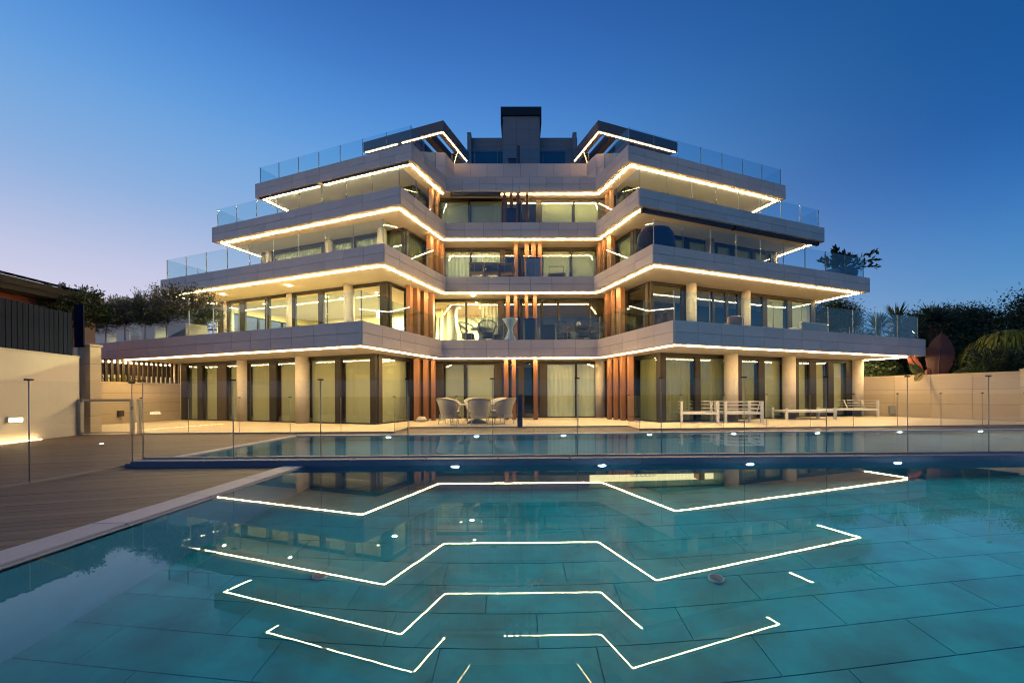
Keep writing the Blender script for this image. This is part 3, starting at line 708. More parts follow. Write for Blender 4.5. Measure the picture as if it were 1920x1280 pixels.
for j in range(26):
    x = -6.3+1.16*(j+.5); piece('coping_stone', (x, far_y(x)+.11, -.022), (1.15, .2, .044), a_, M_cop, cp2)

# timber deck ---------------------------------------------------------
def clip(poly, region):
    """Sutherland-Hodgman, region convex counter-clockwise"""
    out = [np.array(p, float) for p in poly]
    for i in range(len(region)):
        a = np.array(region[i], float); b = np.array(region[(i+1) % len(region)], float); e = b-a; inp = out; out = []
        if not inp: return []
        for j in range(len(inp)):
            p, q = inp[j], inp[(j+1) % len(inp)]
            sp1 = e[0]*(p-a)[1]-e[1]*(p-a)[0]; sq = e[0]*(q-a)[1]-e[1]*(q-a)[0]
            if sp1 >= 0: out.append(p)
            if (sp1 >= 0) != (sq >= 0): out.append(p+(q-p)*sp1/(sp1-sq))
    return out
deck = MB()
deck.prism([(-14.6, -4), (-3.78, -4), (-3.78, 6.19), (-14.6, 6.19)], -.16, -.04); deck.prism([(-14.6, 6.19), (-6.43, 6.19), (-6.43, 11.66), (-14.6, 11.66)], -.16, -.04)
deck.prism([(-6.43, 11.02), (3.7, 11.26), (3.7, 13.32), (-3.78, 13.32), (-3.78, 11.66), (-6.43, 11.66)], -.16, -.04)
deck.prism([(3.7, 11.26), (25, 11.77), (25, 13.2), (3.7, 12.1)], -.16, -.04)
dk = deck.build('deck', M_deckbase); tag(dk, 'brown timber deck around the two pools, boards running at a slant on the left', 'deck', kind='structure')
def boards(region, org, th, w, lens, z=-.02, seed=1):
    rr = random.Random(seed); d = np.array((math.cos(th), math.sin(th))); n = np.array((-d[1], d[0])); org = np.array(org, float)
    pr = [((np.array(p)-org)@d, (np.array(p)-org)@n) for p in region]
    s0, s1 = min(p[0] for p in pr), max(p[0] for p in pr); t0, t1 = min(p[1] for p in pr), max(p[1] for p in pr)
    k = math.floor(t0/w)
    while k*w < t1:
        s = s0-rr.random()*lens
        while s < s1:
            e = s+lens
            q = [org+d*(s+.002)+n*(k*w+.003), org+d*(e-.002)+n*(k*w+.003), org+d*(e-.002)+n*((k+1)*w-.003), org+d*(s+.002)+n*((k+1)*w-.003)]
            c = clip(q, region)
            if len(c) >= 3:
                ar = abs(sum(c[i][0]*c[(i+1) % len(c)][1]-c[(i+1) % len(c)][0]*c[i][1] for i in range(len(c))))/2
                if ar > .02:
                    b = MB(); b.prism([tuple(p) for p in c], -.012, .012+rr.uniform(-.0008, .0008)); o = b.build('deck_board', M_plank, dk); o.matrix_basis = Matrix.Translation((0, 0, z-.0125)); WM[o.name] = o.matrix_basis.copy()
            s = e
        k += 1
boards([(-14, .4), (-3.78, .4), (-3.78, 6.19), (-14, 6.19)], (-3.78, 3), math.radians(16), .143, 7.2, seed=3)
boards([(-14, 6.19), (-6.43, 6.19), (-6.43, 11.66), (-14, 11.66)], (-3.78, 3), math.radians(16), .143, 7.2, seed=4)
boards([(-3.76, 11.2), (3.7, 11.3), (3.7, 13.3), (-3.76, 13.3)], (0, 11), math.pi/2, .143, 4, seed=5)
boards([(-6.43, 11.03), (-3.77, 11.08), (-3.77, 11.66), (-6.43, 11.66)], (-6.4, 11), 0, .143, 4, seed=6)
boards([(3.71, 11.27), (24, 11.76), (24, 13.15), (3.71, 12.1)], (3.7, 11.3), .024, .143, 5.5, seed=7)
# inner terrace
te = MB(); te.prism([(-18, 11.69), (-3.80, 11.69), (-3.80, 13.34), (3.74, 13.34), (3.74, 12.12), (25, 13.22), (25, 34), (-18, 34)], -.118, 0)
tag(te.build('terrace', M_terr), 'pale stone terrace between the glass fence and the ground floor windows', 'terrace', kind='structure')

# glass fences ----------------------------------------------------------
def glass_fence(runs, z, h, label, name, G, capw=.085, r=.007):
    s = MB()
    for pts in runs:
        for i in range(len(pts)-1):
            P, Q = np.array(pts[i]), np.array(pts[i+1]); L = np.linalg.norm(Q-P); d = (Q-P)/L; s.fr = frame(P, d, (-d[1], d[0])); s.box(0, L, -.012, .012, z, z+.025)
    t = empty(name, (*runs[0][0], z), 0, label, 'fence')
    s.build('base_channel', M_steel, t)
    for pts in runs:
        for i in range(len(pts)):
            P = np.array(pts[i])
            po = MB().lathe((P[0], P[1]), [(r, z), (r, z+h)], 10).build('post', M_steel, t, smooth=True)
            d = (np.array(pts[min(i+1, len(pts)-1)])-np.array(pts[max(i-1, 0)])); piece('post_cap', (P[0], P[1], z+h-.008), (capw, .022, .022), ang(d), M_frame, po)
            if i < len(pts)-1:
                Q = np.array(pts[i+1]); L = np.linalg.norm(Q-P); d = (Q-P)/L; c = (P+Q)/2
                piece('glass_pane', (c[0], c[1], z+.02+(h-.04)/2), (L-.045, .012, h-.04), ang(d), G, t)
    return t
px = [-6.22, -4.74, -3.30, -1.86, -.455, .95, 2.35, 3.74, 5.12, 6.49, 7.86, 9.24]
glass_fence([[(x, 6.44) for x in px]], .08, 1.30, 'tall clear glass pool fence standing on the low divider between the pools', 'pool_fence', G_fence)
glass_fence([[(-6.26, 6.3), (-6.30, 5.02), (-6.42, 3.62), (-6.5, 2.2)]], 0, 1.34, 'clear glass fence standing on the timber deck at the far left', 'deck_fence', G_fence)
ly = 11.68
L1_ = [(-11.33, ly), (-9.93, ly), (-8.42, ly), (-6.9, ly), (-5.38, ly), (-3.78, ly)]
L2_ = [(-3.78, ly), (-3.80, 13.3), (-2.18, 13.3), (-.1, 13.3), (2.0, 13.3), (3.74, 13.3), (3.73, 12.1)]
L3_ = [(3.73, 12.1)]+[(x, 12.1+.0455*(x-3.73)) for x in (5.06, 6.45, 7.86, 9.3, 10.75, 12.25, 13.75, 15.2, 16.7, 18.2)]
glass_fence([L1_, L2_, L3_], 0, 1.08, 'lower glass fence at the edge of the pale terrace in front of the ground floor', 'terrace_fence', G_fence, .08, .007)
piece('fence_post_panel', (0, 13.27, .56), (.17, .05, 1.12), 0, M_dark, bpy.data.objects['terrace_fence'])
# gate
t = empty('garden_gate', (-12.3, ly, 0), 0, 'low metal framed glass gate between the cream pillar and the terrace fence', 'gate')
gp = MB().box(-13.22, -13.08, ly-.05, ly+.05, 0, 1.04).build('gate_post', M_steel, t)
piece('gate_post', (-11.40, ly, .52), (.07, .07, 1.04), 0, M_alu, t); piece('gate_post', (-11.60, ly, .52), (.10, .06, 1.04), 0, M_alu, t)
piece('top_rail', (-12.36, ly, 1.01), (1.44, .05, .075), 0, M_steel, t); piece('bottom_rail', (-12.36, ly, .05), (1.44, .05, .03), 0, M_steel, t)
piece('glass_pane', (-12.36, ly, .53), (1.42, .012, .9), 0, G_fence, t); piece('latch', (-11.56, ly-.045, .78), (.04, .03, .1), 0, M_frame, t)

# left boundary --------------------------------------------------------
def wall_line(P, Q, th, z0, z1, name, m, parent=None, cap=None):
    P = np.array(P); Q = np.array(Q); L = np.linalg.norm(Q-P); d = (Q-P)/L; F = frame(P, d, (-d[1], d[0]))
    o = MB(F).box(0, L, 0, th, z0, z1).build(name, m, parent)
    if cap: MB(F).box(-.01, L+.01, -.02, th+.02, z1, z1+cap).build('wall_cap', m, o)
    return o, F, L
wl, F, L = wall_line((-11.6, 5.6), (-13.21, 11.72), .25, -.1, 2.30, 'garden_wall', M_white, None, .03)
tag(wl, 'plain white rendered garden wall lit from below at the left edge', 'wall')
PW0 = np.array((-11.6, 5.6)); WD = np.array((-13.21, 11.72))-PW0; WL = np.linalg.norm(WD); WD = WD/WL; WN = np.array((-WD[1], WD[0]))
# wall-washer lamp; its deck spill is drawn as a glowing strip
q = PW0+WD*4.35-WN*.03
t = empty('wall_lamp', (q[0], q[1], .55), 0, 'rectangular recessed lamp glowing on the white wall at the left', 'lamp')
piece('housing', (q[0], q[1], .56), (.36, .05, .14), ang(WD), M_steel, t)
q2 = q-WN*.03; piece('lens', (q2[0], q2[1], .545), (.32, .02, .095), ang(WD), emat('wall_lamp_glow', (1, .80, .45), 22), t)
q = PW0+WD*3.9-WN*.10
t = empty('floor_spill_strip', (q[0], q[1], 0), 0, 'thin warm glowing strip of lamp spill on the deck at the foot of the white wall', 'lamp')
for s_ in (0,): MB(frame(PW0-WN*.07, WD, WN)).box(2.0, 5.0, -.02, .02, -.008, .004).build('glow_strip', emat('floor_spill_glow', (1, .66, .28), 26), t)
t = empty('deck_spotlight', (-9.9, 9.24, 0), 0, 'small round spotlight set flush in the deck near the gate', 'lamp')
MB().lathe((-9.9, 9.24), [(.05, -.012), (.05, .003), (.035, .006)], 14).build('rim', M_alu, t); MB().lathe((-9.9, 9.24), [(.034, -.005), (.034, .008)], 14).build('lens', emat('spot_glow', (.9, .97, 1), 14), t)
# pillar
t = empty('gate_pillar', (-13.30, 12.02, 0), 0, 'square cream stone pillar with a cap beside the white wall', 'pillar')
MB().box(-13.42, -13.16, 11.98, 12.26, 0, 2.66).build('core', M_core, t)
for i in range(5): piece('stone_block', (-13.29, 12.11, .266+.532*i), (.31, .32, .525), 0, M_trav, t, bevel=.004)
piece('cap_stone', (-13.30, 12.11, 2.70), (.38, .38, .06), 0, M_trav, t, bevel=.006)
t2 = MB().box(-13.75, -13.46, 11.8, 12.1, 0, 2.62).build('garden_wall', M_white); tag(t2, 'short white wall stub between the blue slat fence and the cream pillar', 'wall')
# navy slat fence on the white wall
t = empty('slat_fence', (PW0[0]-.12, PW0[1], 2.33), 0, 'dark navy vertical slat fence standing on top of the white wall', 'fence')
Fw = frame(PW0, WD, WN); a_w = ang(WD)
MB(Fw).box(0, WL, .15, .19, 2.5, 2.56).build('rail', M_navy, t); MB(Fw).box(0, WL, .15, .19, 3.25, 3.31).build('rail', M_navy, t)
n = 42
for i in range(n):
    q = Fw((i+.5)*WL/n*.985, .11); piece('slat', (q[0], q[1], 2.34+.62), (.128, .025, 1.24), a_w, M_navy, t)
for i in range(2):
    q = (-13.33-.14*i, 11.90, 2.62+.66); piece('slat', q, (.125, .04, 1.3), .1, M_navy, t)
# neighbour house
hs = empty('neighbour_house', (-16, 9, 0), 0, 'terracotta red house with a dark tiled roof behind the slat fence', 'house')
MB().box(-24, -16, 3, 14.4, 0, 4.55).build('wall', M_red, hs); MB().box(-16.0, -15.85, 13.9, 14.6, 0, 4.4).build('wall', mat('grey_pink_render', (.3, .22, .2), .9), hs)
rb = MB(); rb.v = [(-15.2, 2.2, 4.60), (-15.2, 14.3, 4.50), (-20.0, 14.3, 5.6), (-20.0, 2.2, 5.9), (-15.2, 2.2, 4.88), (-15.2, 14.3, 4.70), (-20, 14.3, 5.9), (-20, 2.2, 6.2)]
rb.f = [(0, 1, 2, 3), (4, 5, 6, 7), (0, 1, 5, 4), (1, 2, 6, 5), (3, 0, 4, 7), (2, 3, 7, 6)]; rf = rb.build('roof', M_roof, hs)
for i in range(42):
    y = 2.35+i*.285; zz = 4.905-.18*(y-2.2)/13.1
    MB().tube([(-15.14, y, zz), (-16.1, y, zz+.24)], .045, 6).build('roof_tile', M_roof, rf)
MB().box(-16, -15.25, 2.3, 14.2, 4.36, 4.63).build('eave', M_roof, hs)

# stone garden wall on the left under the first floor, slats above
def stone_wall(P, Q, z1, label, rows, mw=1.35, name='stone_wall', th=.3):
    P = np.array(P, float); Q = np.array(Q, float); L = np.linalg.norm(Q-P); d = (Q-P)/L; n = np.array((d[1], -d[0]))
    t = empty(name, (P[0], P[1], 0), 0, label, 'wall')
    F = frame(P, d, n); MB(F).box(0, L, -th, -.02, -.1, z1-.02).build('core', M_core, t); k = max(1, round(L/mw)); w = L/k; h = z1/rows
    for i in range(k):
        for j in range(rows):
            c = P+d*w*(i+.5); piece('stone_panel', (c[0], c[1], h*(j+.5)), (w-.008, .05, h-.008), ang(d), M_trav, t)
    c = P+d*L/2-n*(th/2-.02); piece('cap_stone', (c[0], c[1], z1+.02), (L+.02, th+.06, .045), ang(d), M_trav, t)
    return t
stone_wall((-17.1, 13.2), (-16.54, 19.3), 1.70, 'cream travertine wall on the left below the overhang, slats on top', 4)
t = empty('slat_screen', (-16.9, 15.5, 1.75), 0, 'bronze vertical slat screen standing on the cream wall under the overhang', 'fence')
for i in range(29):
    f_ = i/24; piece('slat', (-17.2+.5*f_, 13.5+5.0*f_, 2.22), (.055, .10, .95), -.1, M_pier, t)
MB().tube([(-17.2, 13.5, 2.66), (-16.7, 18.5, 2.66)], .02).build('top_rail', M_pier, t)
tag(MB().box(-23.5, -22.1, 10, 30, 0, 3.3).build('carport', M_roof), 'dark carport side behind the cream neighbour wall', 'carport')
tag(MB().box(-22, -21.7, 10, 30, 0, 2.3).build('garden_wall', mat('cream_render', (.62, .54, .42), .9)), 'cream rendered neighbour wall seen between the slats of the screen', 'wall')
piece('x', (0, 0, -50), (.1, .1, .1), 0, M_dark); bpy.data.objects.remove(bpy.data.objects['x'])
t = piece('wall_light', (-16.72, 16.35, .42), (.10, .2, .24), -.1, M_pier, None); tag(t, 'small dark square light fitting low on the left travertine wall', 'light')
# right garden wall
stone_wall((18.72, 14.35), (19.9, 8.3), 1.92, 'cream travertine retaining wall running out of the photo on the right', 3)
stone_wall((16.85, 18.9), (18.72, 14.35), 1.84, 'cream travertine wall section between the far column and the banana plant', 3)
t = piece('wall_light', (17.15, 17.75, .32), (.2, .14, .34), -.35, M_steel, None); tag(t, 'small dark box light on the floor by the right stone wall', 'light')
# soil behind the right wall
tag(MB().prism([(17.0, 19.2), (18.95, 14.5), (20.2, 8.3), (60, 8.3), (60, 40), (17, 40)], 0, 1.7).build('raised_bed', M_soil), 'dark raised planting bed behind the right stone wall', 'planting bed', kind='structure')

# ================================================================== plants
def leaf_faces(P, D, L, w, rr):
    """one diamond leaf at P along D"""
    D = D/np.linalg.norm(D); u = np.cross(D, rr.normal(size=3)); u /= np.linalg.norm(u)+1e-9
    return [P, P+D*L*.5+u*w, P+D*L, P+D*L*.5-u*w]
def leaf_mesh(name, leaves, m, parent, kind=None):
    v = np.array(leaves).reshape(-1, 3); n = len(v)//4
    me = bpy.data.meshes.new(name); me.from_pydata(v.tolist(), [], [(4*i, 4*i+1, 4*i+2, 4*i+3) for i in range(n)]); me.materials.append(m)
    o = bpy.data.objects.new(name, me); COL.objects.link(o); reg(o, parent, Matrix.Identity(4)); return o
def bush(name, base, trunk_h, radii, n_cl, n_leaf, L, w, m, label, cat, seed, group=None, crown_z=None, sprigs=True, upward=.5):
    rr = np.random.default_rng(seed); base = np.array(base, float); t = empty(name, tuple(base), 0, label, cat, group)
    cz = crown_z if crown_z is not None else trunk_h+radii[2]*.8; C = base+np.array((0, 0, cz))
    tk = MB(); tips = []
    top = base+np.array((rr.normal()*.08, rr.normal()*.08, trunk_h)); r0 = .035+.035*radii[2]
    tk.tube([base, (base+top)/2+rr.normal(size=3)*.03, top], [r0, r0*.8, r0*.6])
    for i in range(n_cl):
        d = rr.normal(size=3); d /= np.linalg.norm(d); f = rr.uniform(.35, 1)**.5
        if d[2] < -.5: d[2] *= .4
        tip = C+d*np.array(radii)*f; tips.append((tip, d))
        if i % 3 == 0: mid = (top+tip)/2+rr.normal(size=3)*.08; tk.tube([top, mid, tip], [r0*.4, r0*.22, .006], 4)
    tk.build('trunk', M_trunk, t)
    lv = []
    for tip, d in tips:
        s = min(radii)*rr.uniform(.16, .34); k = int(n_leaf*rr.uniform(.6, 1.3)); dr = d*.8+np.array((0, 0, upward))+rr.normal(size=3)*.3; dr /= np.linalg.norm(dr)
        for j in range(k):
            if sprigs:
                f = rr.uniform(-.4, 1.2); P = tip+dr*f*s*1.8+rr.normal(size=3)*s*.28; D = dr+rr.normal(size=3)*.7
            else: P = tip+rr.normal(size=3)*s; D = rr.normal(size=3)+np.array((0, 0, .2))
            lv.append(leaf_faces(P, D, L*rr.uniform(.6, 1.3), w*rr.uniform(.7, 1.2), rr))
    leaf_mesh('crown', lv, m, t); return t
# planters with olive trees on the left of the first-floor terrace
FB = frame(corners(1)[1], AL, NL)
PLANT = [(9.75, 1.15, 'square cream planter nearest the white column holding a broad olive', 'broad olive tree in the planter nearest the lit room', 1.25, 1.15),
         (11.6, .9, 'square cream planter second from the lit room', 'olive tree in the second planter from the lit room', 1.2, 1.2),
         (13.4, .9, 'square cream planter beside the green lantern', 'olive tree above the planter beside the green lantern', 1.15, 1.05),
         (15.2, 1.0, 'cream planter at the left end of the terrace', 'sparse olive tree at the left end of the terrace', 1.0, 1.0)]
for i, (a, w, lp, lt, rx, hz) in enumerate(PLANT):
    c = FB(a, .80); t = empty('planter', (c[0], c[1], 3.46), 0, lp, 'planter', 'planters along the first-floor terrace edge')
    s = MB(frame(c, AL, NL)); h = .62; s.box(-w/2, w/2, -.4, .4, 3.46, 3.46+h); s.build('pot', M_planter, t)
    MB(frame(c, AL, NL)).box(-w/2+.05, w/2-.05, -.35, .35, 3.46+h, 3.47+h).build('soil', M_soil, t)
    bush('olive_tree', (c[0], c[1], 3.46+h), .25, (rx*.86, .9, .86+.12*math.sin(i*2.3)), 180, 85, .105, .018, M_olive, lt, 'tree', 40+i, 'olive trees in the terrace planters', crown_z=.40, upward=.7)
c = FB(12.55, .45); t = empty('lantern', (c[0], c[1], 3.46), 0, 'pale green glass lantern between the olive trees', 'lantern')
MB().lathe((c[0], c[1]), [(.14, 3.75), (.15, 4.35)], 12, cap=False).build('glass', mat('green_glass', (.18, .34, .27), .3, emit=(.3, .6, .45), estr=.06), t); MB().lathe((c[0], c[1]), [(.16, 3.46), (.16, 3.75)], 12).build('base', M_pot, t)
# small garden tree in front of the red house
bush('garden_tree', (-15.65, 13.75, 2.0), 1.55, (.8, .7, .7), 110, 60, .12, .026, M_green, 'small forked tree in front of the red house wall', 'tree', 61, crown_z=2.05)
tk = MB(); tk.tube([(-15.65, 13.75, 2.6), (-16.0, 13.75, 3.3)], [.05, .03]); tk.tube([(-15.65, 13.75, 2.7), (-15.35, 13.75, 3.4)], [.05, .03]); tk.build('branch', M_trunk, bpy.data.objects['garden_tree'])
tag(MB().box(-18.5, -15.6, 12.2, 13.9, 0, 2.0).build('garden_bank', M_soil), 'raised earth bank behind the cream pillar', 'planting bed', kind='structure')
# plants behind the slat screen
for i in range(9):
    y = 13.8+i*.55; bush('shrub', (-17.8-.05*(i % 3), y, 1.1), .25, (.3, .3, .35), 14, 16, .16, .035, M_lime if i % 3 == 0 else M_green,
        ('lime' if i % 3 == 0 else 'dark')+' leafy shrub behind the left slat screen, '+['nearest the pillar', 'second from the pillar', 'third from the pillar', 'fourth from the pillar', 'at the middle of the screen', 'sixth from the pillar', 'third from the column', 'second from the column', 'nearest the column'][i], 'shrub', 300+i, 'shrubs behind the left slat screen', crown_z=.6, sprigs=False)

def blade_plant(name, base, n, L, w, m, label, cat, seed, trunk=.5, group=None, droop=.25, spread=1.0):
    rr = np.random.default_rng(seed); base = np.array(base, float); t = empty(name, tuple(base), 0, label, cat, group)
    top = base+np.array((0, 0, trunk)); MB().tube([base, top], [.09, .08]).build('trunk', M_trunk, t)
    s = MB()
    for i in range(n):
        az = rr.uniform(0, 2*math.pi); el = math.asin(rr.uniform(-.25, 1)**1 if rr.random() > .2 else .9); h = np.array((math.cos(az), math.sin(az), 0)); l = L*rr.uniform(.75, 1.1)
        side = np.array((-h[1], h[0], 0)); b = len(s.v)
        for j in range(4):
            f = j/3; p = top+h*math.cos(el)*l*f*spread+np.array((0, 0, math.sin(el)*l*f-droop*l*f*f)); ww = w*(1-f)*(.6+f) if j else w*.5
            s.v += [tuple(p-side*ww), tuple(p+side*ww)]
        for j in range(3): s.f.append((b+2*j, b+2*j+1, b+2*j+3, b+2*j+2))
    s.build('crown', m, t, recalc=False); return t
# yucca trees to the right of the building
YU = [(19.6, 20.0, 2.7, 1.6, .55, 'tall yucca with spiky rosette rising above the right end of the glass railing'),
      (18.75, 20.1, 2.35, 1.5, .5, 'yucca rosette left of the tallest one behind the right balcony railing'),
      (21.4, 20.0, 2.75, 1.6, .55, 'dark spiky yucca just right of the railing end against the sky'),
      (22.2, 20.4, 2.8, 1.5, .5, 'yucca half hidden to the right of the spiky dark one'),
      (20.1, 19.6, 2.0, 1.5, .4, 'low spreading yucca behind the right corner of the balcony')]
for i, (x, y, tr, L, dr, lab) in enumerate(YU): blade_plant('yucca', (x, y, 1.7), 120, 1.2, .055, M_yucca, lab, 'yucca', 500+i, trunk=tr+.35, group='yuccas beyond the right balcony', droop=.12)
# dark trees and hedge masses on the right
TR = [((19.4, 24.0, 1.6), 2.6, (1.35, 1.1, 1.15), 'loose dark tree behind the first-floor railing beside the end column', 3.9, 0),
      ((27.8, 24.2, 1.6), 2.6, (2.6, 1.4, 1.0), 'airy dark tree on the skyline between the yuccas and the tall tree', 3.7, 0),
      ((29.6, 21.5, 1.6), 2.8, (2.0, 1.4, 1.5), 'tallest dark tree at the right edge of the photo', 3.7, 0),
      ((24.6, 23.0, 1.6), 2.4, (1.9, 1.2, .9), 'small airy dark tree right of the yuccas on the skyline', 3.4, 0),
      ((19.6, 22.4, 1.6), .5, (1.7, 1.1, 1.2), 'dense dark hedge shrub beneath the yuccas at the building corner', 1.4, 1),
      ((22.9, 22.2, 1.6), .5, (2.1, 1.2, 1.3), 'dense dark shrub mass behind the red banana leaves', 1.5, 1),
      ((26.4, 22.0, 1.6), .5, (2.2, 1.2, 1.35), 'dense dark shrub mass between the banana and the lime plant', 1.5, 1),
      ((28.6, 19.4, 1.6), .5, (2.2, 1.2, 1.9), 'dense dark shrub mass at the right edge above the stone wall', 1.7, 1),
      ((18.2, 19.9, 1.6), .2, (1.0, .7, .75), 'low dark hedge seen under the overhang beside the far column', .45, 1)]
for i, (b, th, rad, lab, cz, dense) in enumerate(TR):
    if dense: bush('hedge_shrub', b, th, rad, 420, 55, .17, .055, M_green, lab, 'shrub', 700+i, crown_z=cz, sprigs=False)
    else: bush('broadleaf_tree', b, th, rad, 230, 75, .12, .036, M_green, lab, 'tree', 700+i, crown_z=cz, sprigs=False)
bush('hedge_shrub', (19.4, 15.6, 1.6), .3, (1.1, .6, .6), 160, 60, .10, .022, M_green, 'fine leaved low shrub on the right wall in front of the lime plant', 'shrub', 730, crown_z=.5)
# lime coloured weeping shrub
t = empty('weeping_shrub', (21.3, 16.7, 1.6), 0, 'lime green weeping shrub with arching fronds at the right edge', 'shrub'); s = MB(); rr = np.random.default_rng(9)
for i in range(420):
    az = rr.uniform(0, 2*math.pi); h = np.array((math.cos(az), math.sin(az), 0)); R0 = rr.uniform(.1, 1.35); z0 = 1.6+2.2*math.sqrt(max(0, 1-(R0/1.6)**2)); b = len(s.v); side = np.array((-h[1], h[0], 0))
    P = np.array((21.3, 16.7, z0)); P[:2] += h[:2]*R0; l = rr.uniform(.6, 1.2)
    for j in range(4):
        f = j/3; p = P+h*.4*f+np.array((0, 0, .18*f-l*f*f)); ww = .035*(1.1-f); s.v += [tuple(p-side*ww), tuple(p+side*ww)]
    for j in range(3): s.f.append((b+2*j, b+2*j+1, b+2*j+3, b+2*j+2))
s.build('fronds', M_lime, t, recalc=False); MB().tube([(21.3, 16.7, 1.6), (21.3, 16.7, 3.0)], [.1, .05]).build('trunk', M_trunk, t)
# banana plant with big red leaves
def big_leaf(base, tip, width, m, t, name='leaf', fold=.18, mid=None, up=None):
    base = np.array(base, float); tip = np.array(tip, float); d = tip-base; L = np.linalg.norm(d); view = np.array((.75, .66, 0)) if up is None else np.array(up); side = np.cross(d/L, view); side /= np.linalg.norm(side)
    s = MB(); k = 14
    for i in range(k+1):
        f = i/k; c = base+d*f+view*(-.25*L*math.sin(f*math.pi)*.25); w = width*(math.sin(math.pi*min(1, .05+.93*f))**.68)
        rip = 1+.05*math.sin(i*2.3)
        for q in (-1, -.5, 0, .5, 1): s.v.append(tuple(c+side*w*q*rip+view*fold*w*abs(q)))
    for i in range(k):
        for j in range(4): a = i*5+j; s.f.append((a, a+1, a+6, a+5))
    o = s.build(name, m, t, smooth=True, recalc=False)
    r = MB(); r.tube([tuple(base-view*.02), tuple((base+tip)/2-view*(.0625*L+.02)), tuple(tip-view*.01)], [.035, .022, .006], 5); r.build('midrib', M_trunk, o); return o
mat_main = leafmat('dark_banana_leaf', (.045, .013, .015), (.07, .024, .02), .2)
bx, by = 18.15, 17.05
t = empty('banana_plant', (bx, by, 1.6), 0, 'large red leaved banana plant behind the right stone wall', 'banana plant')
MB().tube([(bx, by, 1.55), (bx-.05, by, 2.1)], [.16, .10]).build('stem', M_redleaf, t)
big_leaf((18.5, 17.0, 1.75), (18.72, 17.05, 3.70), .44, mat_main, t)
big_leaf((17.75, 16.95, 1.85), (17.05, 16.9, 2.85), .17, M_redleaf, t); big_leaf((17.7, 16.9, 1.85), (17.15, 16.9, 2.35), .17, M_green, t)
big_leaf((18.7, 16.7, 1.8), (20.3, 16.4, 2.55), .22, M_yelleaf, t, up=(.2, -.5, .85)); big_leaf((18.9, 16.5, 1.8), (21.0, 16.1, 2.05), .18, M_yelleaf, t, up=(.2, -.6, .8))
big_leaf((17.5, 16.7, 1.95), (16.95, 16.5, 1.6), .13, M_yelleaf, t, up=(.3, -.6, .7))
# palms beyond the left end wall, seen through the lit room
for i, (x, y) in enumerate(((-24.5, 25.5), (-30, 30))):
    t = blade_plant('palm_tree', (x, y, 0), 70, 3.0, .09, M_green, ('nearer' if i == 0 else 'farther')+' palm seen through the end window of the lit first-floor room', 'palm', 900+i, trunk=6.6+i, droop=.75)

# ================================================================== furniture
def tub_chair(name, m, mleg, label, cat, open_=False):
    t = empty(name, (0, 0, 0), 0, label, cat)
    s = MB(); seg = 20; a0, a1 = math.radians(-20), math.radians(200)
    for j, (r, z) in enumerate(((.25, .30), (.29, .42), (.33, .62), (.38, 0))):
        for i in range(seg+1):
            f = i/seg; a = a0+(a1-a0)*f; top = .66+.24*math.sin(math.pi*f)**.8
            zz = z if j < 3 else top; rr_ = r if j < 3 else .36+.06*math.sin(math.pi*f)
            if j == 2: zz = .42+(top-.42)*.5
            s.v.append((rr_*math.cos(a), rr_*math.sin(a), zz))
    for j in range(3):
        for i in range(seg): b = j*(seg+1)+i; s.f.append((b, b+1, b+seg+2, b+seg+1))
    if open_:
        g = MB()
        for i in range(0, seg*2+1):
            f = i/(seg*2); a = a0+(a1-a0)*f; top = .66+.24*math.sin(math.pi*f)**.8; R = .36+.06*math.sin(math.pi*f)
            g.tube([(.27*math.cos(a), .27*math.sin(a), .40), (.33*math.cos(a+.03), .33*math.sin(a+.03), .52), (R*math.cos(a), R*math.sin(a), top)], .005, 4)
        g.build('backrest', m, t)
    else:
        o = s.build('backrest', m, t, smooth=True); md = o.modifiers.new('thick', 'SOLIDIFY'); md.thickness = .03
    rim = [(math.cos(a0+(a1-a0)*i/seg)*(.36+.06*math.sin(math.pi*i/seg)), math.sin(a0+(a1-a0)*i/seg)*(.36+.06*math.sin(math.pi*i/seg)), .66+.24*math.sin(math.pi*i/seg)**.8+.01) for i in range(seg+1)]
    MB().tube(rim, .02, 6).build('rim', m, t, smooth=True)
    MB().lathe((0, 0), [(.05, .34), (.27, .34), (.28, .40), (.25, .44), (.05, .45)], 20).build('seat', m, t, smooth=True)
    MB().lathe((0, 0), [(.28, .10+.12), (.27, .34)], 20, cap=False).build('apron', m, t, smooth=True)
    for x, y in ((.22, .2), (-.22, .2), (.24, -.18), (-.24, -.18)): MB().tube([(x, y, .36), (x*1.18, y*1.18, 0)], [.018, .012], 6).build('leg', mleg, t)
    return t
rc = tub_chair('rattan_chair', M_rattan, M_alu, 'x', 'chair')
# back faces +y of the chair; chairs face the table
GC = [((-2.72, 14.75), math.radians(155), 'grey rattan chair at the left end of the terrace table, back to the pool'),
      ((-1.52, 14.45), math.radians(185), 'grey rattan chair with its full back to the pool in front of the terrace table'),
      ((-.62, 14.95), math.radians(232), 'grey rattan chair at the right end of the terrace table, back outward'),
      ((-2.75, 15.95), math.radians(60), 'grey rattan chair behind the left side of the terrace table'),
      ((-1.95, 16.45), math.radians(8), 'grey rattan chair behind the middle of the terrace table'),
      ((-.95, 16.2), math.radians(-30), 'grey rattan chair behind the right side of the terrace table')]
for i, (p, r, lab) in enumerate(GC):
    if i == 0: move(rc, (*p, 0), r, 1.08); rc['label'] = lab; rc['group'] = 'rattan chairs round the terrace table'
    else: copy_thing(rc, (*p, 0), r, lab, 'rattan chairs round the terrace table', 1.08)
t = empty('dining_table', (-1.7, 15.35, 0), 0, 'round terrace dining table among the grey rattan chairs', 'table')
MB().lathe((-1.7, 15.35), [(.78, .715), (.80, .73), (.80, .745), (.78, .75)], 40).build('tabletop', M_rattan, t, smooth=False)
